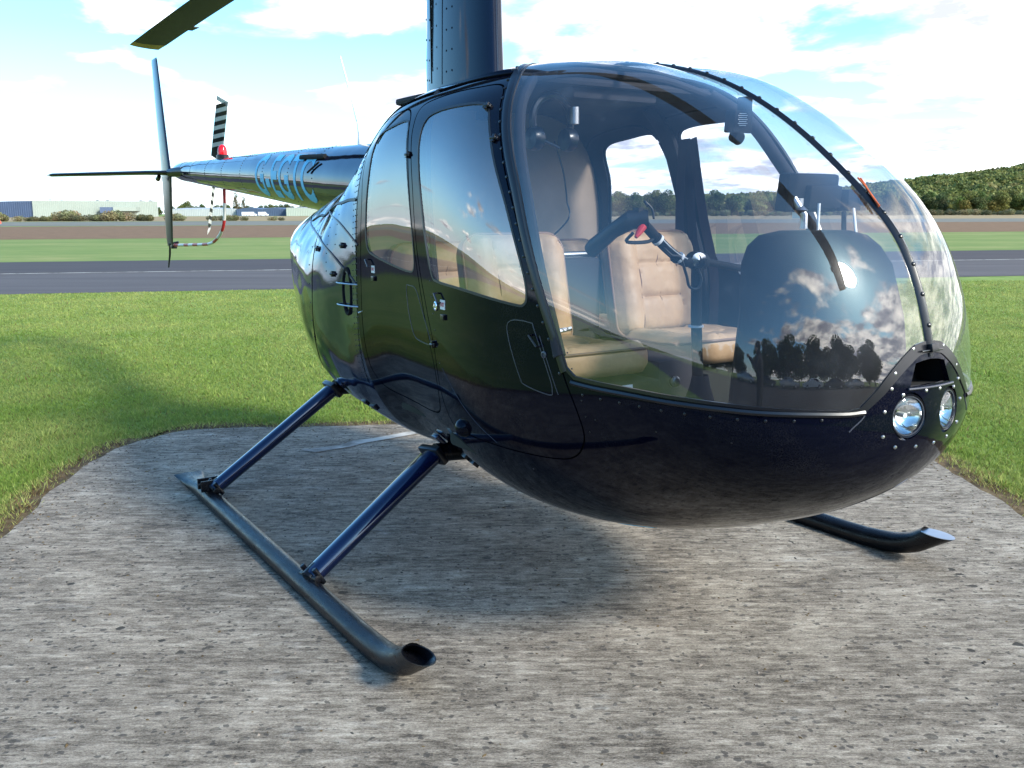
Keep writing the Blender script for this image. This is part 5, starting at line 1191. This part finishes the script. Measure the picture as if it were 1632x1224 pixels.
# rear bulkhead, padded with beige cloth, and its headliner step
m = MB(); nb_ = 24; ring0, ring1 = [], []
s_ = float(s_of(-.02)); 
for a in np.linspace(-pi / 2, 1.5 * pi, 60, endpoint=False):
    ph = a if a <= pi / 2 else pi - a; P = surf(s_, ph, -1 if a <= pi / 2 else 1); c_ = np.array([P[0], 0, 1.15]); P = c_ + (P - c_) * .965
    ring0.append(P + np.array([.0, 0, 0])); ring1.append(P + np.array([-.03, 0, 0]))
m.loft([ring0, ring1]); m.build('rear_bulkhead', 'cloth', heli, smooth=False)
def cushion(name, w, h, t, parent, T, cols=(.27, .73), rows=(.36, .68), bulge=.03, lip=0.0, mat='leather', wings=.03, midseam=True):
    """upholstered pad: u across, v up, front towards +n; T maps (across, along, out) to the cabin"""
    nu, nv = 40, 48; m = MB(); f = []
    def corner(u, v):
        # rounded rectangle, upper corners rounder
        x = (u - .5) * w; y = v * h; return x, y
    def depth(u, v):
        d = bulge * (1 - abs(2 * u - 1) ** 4) ** .5 * (1 - abs(2 * v - 1) ** 6) ** .5
        side = max(0, abs(u - .5) - .22) / .28; d += wings * sin(min(1, side) * pi) ** .9
        g = 0
        for c_ in cols: g += math.exp(-((u - c_ - .012 * sin(v * 5)) * w / .006) ** 2)
        if cols[0] < u < cols[1]:
            for r_ in rows: g += .9 * math.exp(-((v - r_) * h / .006) ** 2)
            d += .010 * (abs(sin(pi * (v - rows[0]) / (rows[1] - rows[0]))) ** .5 if rows else 0)
        if midseam: g += .45 * math.exp(-((u - .5 - .015 * sin(v * 9)) * w / .005) ** 2)
        d -= .010 * min(1, g); d += lip * max(0, v - .72) ** 1.3 * 3
        eg = min(1, min(u, 1 - u, v, 1 - v) / .05); eg = eg * eg * (3 - 2 * eg)
        lp_ = lip * max(0, v - .72) ** 1.3 * 3; d = lp_ + (d - lp_) * eg
        return d + eg * .0035 * mnoise.noise(Vector((u * 9, v * 9, w * 7))) + eg * .0022 * mnoise.noise(Vector((u * 30, v * 14, 3)))
    V = []
    for j in range(nv + 1):
        v = j / nv
        for i in range(nu + 1):
            u = i / nu; x, y = corner(u, v)
            r = .075 if v > .5 else .045; ex = max(0, abs(x) - (w / 2 - r)); ey = max(0, (y - (h - r)) if v > .5 else (r - y))
            if ex > 0 and ey > 0:
                L = math.hypot(ex, ey); mx_ = max(ex, ey); k = mx_ / L; x = np.sign(x) * (w / 2 - r + ex * k); y = (h - r + ey * k) if v > .5 else (r - ey * k)
            V.append((x, y, depth(u, v) * 1.0))
    F = [(j * (nu + 1) + i, j * (nu + 1) + i + 1, (j + 1) * (nu + 1) + i + 1, (j + 1) * (nu + 1) + i) for j in range(nv) for i in range(nu)]
    border = [i for i in range(nu + 1)] + [j * (nu + 1) + nu for j in range(1, nv + 1)] + [nv * (nu + 1) + i for i in range(nu - 1, -1, -1)] + [j * (nu + 1) for j in range(nv - 1, 0, -1)]
    base = len(V); cx_, cy_ = 0, h / 2
    for k, (dz, sc) in enumerate(((-.012, 1.012), (-t * .6, 1.015), (-t, .96))):
        for b_ in border: x, y, z = V[b_]; V.append((x * sc, cy_ + (y - cy_) * sc, dz))
    nb2 = len(border)
    for k in range(3):
        for i in range(nb2):
            a = (border[i] if k == 0 else base + (k - 1) * nb2 + i); b_ = (border[(i + 1) % nb2] if k == 0 else base + (k - 1) * nb2 + (i + 1) % nb2)
            F.append((a, base + k * nb2 + i, base + k * nb2 + (i + 1) % nb2, b_))
    F.append(tuple(base + 2 * nb2 + i for i in range(nb2)))
    V2 = [T(*p) for p in V]; m.add(V2, F); o = m.build(name, mat, parent, sharp=70)
    pm = MB(); ln = [T(V[b_][0] * 1.008, cy_ + (V[b_][1] - cy_) * 1.008, V[b_][2] - .001) for b_ in border]; pm.tube(ln + [ln[0]], .0055, 8, caps=False)
    for c_ in cols: pm.tube([T((c_ + .012 * sin(v * 5) - .5) * w, v * h, depth(c_ + .012 * sin(v * 5), v) + .002) for v in np.linspace(.04, .97, 30)], .0024, 5)
    for r_v in rows: pm.tube([T((u - .5) * w, r_v * h, depth(u, r_v) + .001) for u in np.linspace(cols[0] + .01, cols[1] - .01, 20)], .0020, 5)
    if midseam: pm.tube([T((.5 + .015 * sin(v * 9) - .5) * w, v * h, depth(.5 + .015 * sin(v * 9), v) + .001) for v in np.linspace(.04, .97, 30)], .0016, 5)
    pm.build('piping', 'piping', o)
    return o
def seat(yc, label, w=.45):
    st_ = empty('seat', (0, 0, 0), parent=heli); st_['label'] = label
    lean = radians(12)
    # backrest: bottom at X .80, top at X .68
    def Tb(x, y, z): return (.79 - sin(lean) * y + cos(lean) * z, yc + x, .955 + cos(lean) * y + sin(lean) * z)
    cushion('backrest', w, .425, .07, st_, Tb)
    def Tc(x, y, z):
        X = .80 + y; zz = .955 + z + .018 * max(0, (y - .25)) / .2
        return (X, yc + x, zz)
    cushion('seat_cushion', w, .48, .075, st_, Tc, cols=(.22, .78), rows=(.5, .9), bulge=.02, wings=.018, lip=.02, midseam=False)
    m = MB(); m.box((.98, yc, .745), (.60, w + .07, .25)); m.box((.80, yc, .60), (.30, w + .07, .06)); b_ = m.build('seat_base', 'carpet', st_, bev=.02)
    return st_
sp = seat(-.345, 'near front seat in tan leather'); sl_ = seat(.335, 'far front seat in tan leather')
def rseat(yc):
    st_ = empty('seat', (0, 0, 0), parent=heli); st_['label'] = 'rear seat in tan leather behind the front ones'
    def Tb(x, y, z): return (.10 - .12 * y + z, yc + x, .92 + y)
    cushion('backrest', .50, .40, .06, st_, Tb)
    def Tc(x, y, z): return (.14 + y, yc + x, .92 + z)
    cushion('seat_cushion', .50, .42, .10, st_, Tc, rows=(.5, .9), midseam=False)
    m = MB(); m.box((.34, yc, .71), (.45, .5, .20)); m.build('seat_base', 'carpet', st_, bev=.02)
rseat(-.30); rseat(.30)
m = MB(); m.tube([(.60, -.12, 1.28), (.60, .14, 1.28)], .013, 12); m.tube([(.60, -.12, 1.24), (.60, .14, 1.24)], .013, 12); m.build('seat_support_bar', 'alu', heli)
m = MB(); m.box((.66, 0, 1.02), (.05, .2, .5)); m.box((.95, 0, .78), (.62, .17, .30)); m.build('centre_console', 'interior', heli, bev=.02)
# lap belt with its bright buckle on the near cushion
m = MB(); m.box((1.12, -.44, 1.045), (.10, .075, .016), Euler((0, radians(-14), radians(20))).to_matrix()); m.box((1.06, -.47, 1.035), (.03, .07, .022), Euler((0, 0, radians(20))).to_matrix()); bk = m.build('belt_buckle', 'chrome', heli, bev=.004)
m = MB(); m.tube([(.84, -.56, 1.0), (1.0, -.50, 1.03), (1.08, -.46, 1.03)], .024, 8, ry=.002, upv=(0, 0, 1)); m.tube([(.86, -.12, 1.0), (1.0, -.18, 1.03), (1.14, -.25, 1.025), (1.18, -.14, 1.0)], .024, 8, ry=.002); m.build('lap_belt', 'belt', heli)
# shoulder belts hanging on the pillars
for sgn in B2:
    for k, (xa, xb) in enumerate(((.64, .70), (.68, .84), (.62, .66)) if sgn > 0 else ()):
        m = MB(); m.tube(smooth_pts([(xa, sgn * .585, 1.76), ((xa + xb) / 2, sgn * (.60 - .02 * k), 1.45), (xb, sgn * (.60 - .02 * k), 1.20), (xb + .03, sgn * .56, .98)], 5), .027, 8, ry=.002, upv=(0, 1, 0)); m.build('shoulder_belt', 'belt', heli)
# padded inner frame of the door pillars and roof bow
for sgn in B2:
    m = MB(); m.tube(smooth_pts([(.47, sgn * .52, 1.90), (.50, sgn * .60, 1.78), (.545, sgn * .635, 1.6), (.60, sgn * .655, 1.4), (.66, sgn * .67, 1.2), (.70, sgn * .67, .95)], 5), .042, 12, ry=.020, upv=(0, 1, 0)); m.build('pillar_padding', 'interior', heli)
    m = MB()
    m.tube(smooth_pts([(.95, sgn * .42, 1.90), (1.05, sgn * .53, 1.80), (1.14, sgn * .595, 1.66), (1.24, sgn * .635, 1.50), (1.34, sgn * .655, 1.28), (1.46, sgn * .66, 1.02)], 5), .026, 12, ry=.018, upv=(0, 1, 0)); m.build('pillar_padding', 'interior', heli)
m = MB(); m.tube(smooth_pts([(.90, -.45, 1.90), (.90, -.2, 1.945), (.90, 0, 1.945), (.90, .2, 1.945), (.90, .45, 1.90)], 5), .035, 12, ry=.02)
m.build('roof_bow', 'interior', heli)
m = MB(); m.box((.45, 0, 1.915), (.95, .95, .03)); m.box((.80, 0, 1.885), (.18, .40, .05)); m.build('overhead_panel', 'interior', heli, bev=.02)
# headset hanging from the roof
m = MB(); hc = Vector((.84, -.26, 1.78)); m.tube([hc + Vector((0, .085 * cos(a), .09 * sin(a))) for a in np.linspace(-.7, pi + .7, 24)], .014, 8)
for q in (-1, 1): m.lathe([(.0, -.025), (.04, -.02), (.045, 0), (.04, .02), (0, .025)], hc + Vector((0, .075 * q, -.065)), (0, 1, 0), 16)
m.tube([hc + Vector((0, -.07, -.06)), hc + Vector((.05, .0, -.10))], .006, 8); m.build('headset', 'trim', heli)
m = MB(); m.tube([hc + Vector((.03, .08, .05)), hc + Vector((.03, .08, -.01))], .018, 12); m.build('dome_light', 'alu', heli)
m = MB(); m.tube(smooth_pts([(.80, -.22, 1.71), (.72, -.12, 1.60), (.66, -.06, 1.50), (.68, -.07, 1.42), (.58, -.15, 1.30)], 8), .0035, 6); m.build('headset_cord', 'trim', heli)

# cyclic: T bar over a centre post
m = MB(); m.lathe([(.085, 0), (.078, .02), (.062, .05), (.066, .06), (.05, .09), (.052, .10), (.036, .15), (.028, .19)], (1.38, 0, .70), n=24)
boot = m.build('cyclic_boot', 'interior', heli)
m = MB(); m.tube([(1.37, 0, .85), (1.35, 0, 1.10), (1.345, 0, 1.265)], .019, 16)
m.lathe([(.030, -.04), (.032, 0), (.030, .03)], (1.345, 0, 1.285), (.3, -.9, .1), 20); cyc = m.build('cyclic_stick', 'panel_black', heli)
m = MB(); m.lathe([(.0, .038), (.026, .036), (.028, .02), (.026, 0)], (1.345, 0, 1.285), (.85, -.5, .1), 20); m.build('pivot_cap', 'chrome', cyc)
m = MB(); m.tube(smooth_pts([(1.345, 0, 1.285), (1.355, -.07, 1.285), (1.362, -.16, 1.335), (1.362, -.26, 1.415)], 6), .017, 14); m.tube([(1.345, .01, 1.285), (1.33, .16, 1.262), (1.32, .27, 1.245)], .013, 12)
for p in ((1.36, -.11, 1.30), (1.362, -.20, 1.365)): m.tube([Vector(p) + Vector((0, .006, -.004)), Vector(p) + Vector((0, -.006, .004))], .020, 12)
cb = m.build('cyclic_bar', 'panel_black', cyc)
m = MB(); m.tube([(1.37, -.245, 1.43), (1.335, -.29, 1.425), (1.27, -.31, 1.39), (1.17, -.31, 1.335), (1.15, -.31, 1.32)], [.026, .028, .024, .026, .024], 16, ry=[.03, .032, .026, .03, .028]); m.box((1.35, -.27, 1.455), (.03, .022, .02))
m.tube(smooth_pts([(1.37, -.25, 1.47), (1.345, -.24, 1.485), (1.36, -.22, 1.46), (1.38, -.23, 1.43)], 6), .004, 6); m.tube(smooth_pts([(1.35, -.29, 1.385), (1.33, -.30, 1.355), (1.36, -.235, 1.355), (1.37, -.21, 1.375)], 6), .006, 6)
gr = m.build('cyclic_grip', 'rubber', cyc)
m = MB(); m.tube([(1.368, -.265, 1.405), (1.372, -.285, 1.385), (1.375, -.30, 1.37)], [.014, .011, .006], 10); m.build('trigger', 'red', cyc)
m = MB(); m.tube([(1.32, .275, 1.235), (1.322, .278, 1.20), (1.318, .268, 1.175)], [.011, .010, .006], 10); m.build('trigger', 'red', cyc)
m = MB(); m.tube([(1.318, .25, 1.245), (1.318, .30, 1.24)], .02, 12); m.tube(smooth_pts([(1.32, .285, 1.255), (1.325, .27, 1.275), (1.325, .25, 1.27)], 4), .003, 6); m.build('switch_head', 'alu', cyc)
m = MB(); m.tube(smooth_pts([(1.365, -.19, 1.35), (1.38, -.15, 1.31), (1.38, -.11, 1.30), (1.37, -.07, 1.24), (1.365, -.05, 1.20), (1.37, -.02, 1.19), (1.37, .0, 1.22), (1.36, -.01, 1.26)], 6), .005, 6); m.build('cyclic_cable', 'rubber', cyc)
m = MB(); m.tube(smooth_pts([(1.375, -.20, 1.375), (1.388, -.16, 1.335), (1.378, -.11, 1.31), (1.385, -.08, 1.295)], 6), .002, 6)
for p in ((1.363, -.10, 1.298), (1.363, -.195, 1.36)): m.tube([Vector(p) + Vector((0, .004, -.003)), Vector(p) + Vector((0, -.004, .003))], .0215, 14)
m.tube([(1.35, -.0, 1.055), (1.35, 0, 1.062)], .027, 14); m.build('cable_ties', 'white', cyc)
# instrument pedestal with the glare shield, radios and mounted devices
m = MB(); rings = []
for z, xa, xb, hw in ((.62, 1.62, 2.02, .17), (.9, 1.64, 2.10, .175), (1.05, 1.66, 2.13, .18), (1.15, 1.68, 2.11, .19), (1.22, 1.69, 2.08, .205), (1.30, 1.70, 2.05, .208), (1.35, 1.715, 2.01, .195), (1.382, 1.74, 1.97, .165), (1.395, 1.78, 1.93, .11)):
    r = []
    for j in range(36):
        a = 2 * pi * j / 36; c_, s2 = cos(a), sin(a); k = (abs(c_) ** 5 + abs(s2) ** 5) ** (-1 / 5) * 1.0
        r.append(((xa + xb) / 2 + (xb - xa) / 2 * c_ * k, hw * s2 * k * (1 - .35 * max(0, c_ * k)), z))
    rings.append(r)
m.loft(rings); con = m.build('instrument_pedestal', 'panel_black', heli)
m = MB(); R_ = Euler((0, radians(8), radians(-6))).to_matrix(); R_ = Euler((0, radians(5), radians(-2))).to_matrix(); m.box((1.76, .058, 1.508), (.05, .225, .115), R_, taper=.96); m.box((1.792, .09, 1.495), (.03, .14, .07), R_); gp = m.build('moving_map_display', 'panel_black', heli, bev=.010)
m = MB(); m.tube([(1.765, -.02, 1.50), (1.80, 0, 1.44), (1.80, 0, 1.40)], .012, 10); m.lathe([(.0, -.02), (.022, 0), (0, .02)], (1.79, -.005, 1.455), (0, 0, 1), 14); m.box((1.775, .0, 1.46), (.03, .012, .06)); m.build('display_mount', 'alu', gp)
m = MB(); m.box((1.80, .20, 1.485), (.05, .06, .065)); m.tube([(1.82, .225, 1.488), (1.83, .245, 1.488)], .021, 14); m.tube([(1.81, .17, 1.45), (1.83, .15, 1.38)], .008, 8); m.build('second_display', 'panel_black', heli, bev=.006)
m = MB(); m.box((1.52, -.005, 1.735), (.062, .066, .070), Euler((0, radians(6), radians(-14))).to_matrix()); m.tube([(1.53, -.005, 1.68), (1.50, -.005, 1.695)], .022, 14); m.box((1.54, 0, 1.785), (.04, .03, .05)); cmp_ = m.build('compass', 'panel_black', heli, bev=.010)
nv = np.array([.87, -.49, 0]); Pn = np.array([1.552, -.024, 1.738])
m = MB(); Rl = Matrix((Vector((.49, .87, 0)), Vector((0, 0, 1)), Vector((.87, -.49, 0)))).transposed()
for k, wd in enumerate((.022, .030, .026, .030, .024, .030, .022)): m.box((1.553 + .006, -.022 - .004, 1.756 - .006 * k), (wd, .0022, .001), Rl)
m.build('compass_card_print', 'white', cmp_, smooth=False)
m = MB(); m.box((1.300, -.30, .835), (.004, .13, .065), Euler((0, radians(-10), 0)).to_matrix()); m.build('placard', 'white', heli, smooth=False)
m = MB()
for yy in (-.42, -.22, .22, .42):
    m.tube([(1.78, yy, .66), (1.80, yy, .78)], .008, 8); m.box((1.805, yy, .80), (.02, .09, .05))
m.build('pedals', 'alu', heli, bev=.003)
m = MB(); m.lathe([(.02, 0), (.02, .012), (.012, .014), (.012, .02), (0, .02)], (1.30, -.05, .86), (1, -.1, .1), 16); m.tube([(1.36, .06, .72), (1.37, .05, .80)], .006, 8); m.lathe([(.0, .0), (.014, .004), (.014, .03), (0, .034)], (1.37, .05, .79), (0, 0, 1), 12); m.build('floor_knobs', 'alu', heli)
# engine and frames behind the bulkhead close the shell
m = MB(); m.box((-.55, 0, 1.15), (.7, .6, .8)); m.build('engine_block', 'mesh_dark', heli, bev=.05)

for p0_, p1_ in (((1.825, .035, 1.475), (1.825, .035, 1.39)), ((1.845, .17, 1.46), (1.87, .16, 1.37))):
    m = MB(); m.tube([p0_, p1_], .0045, 8); m.build('mount_rod', 'white', gp)
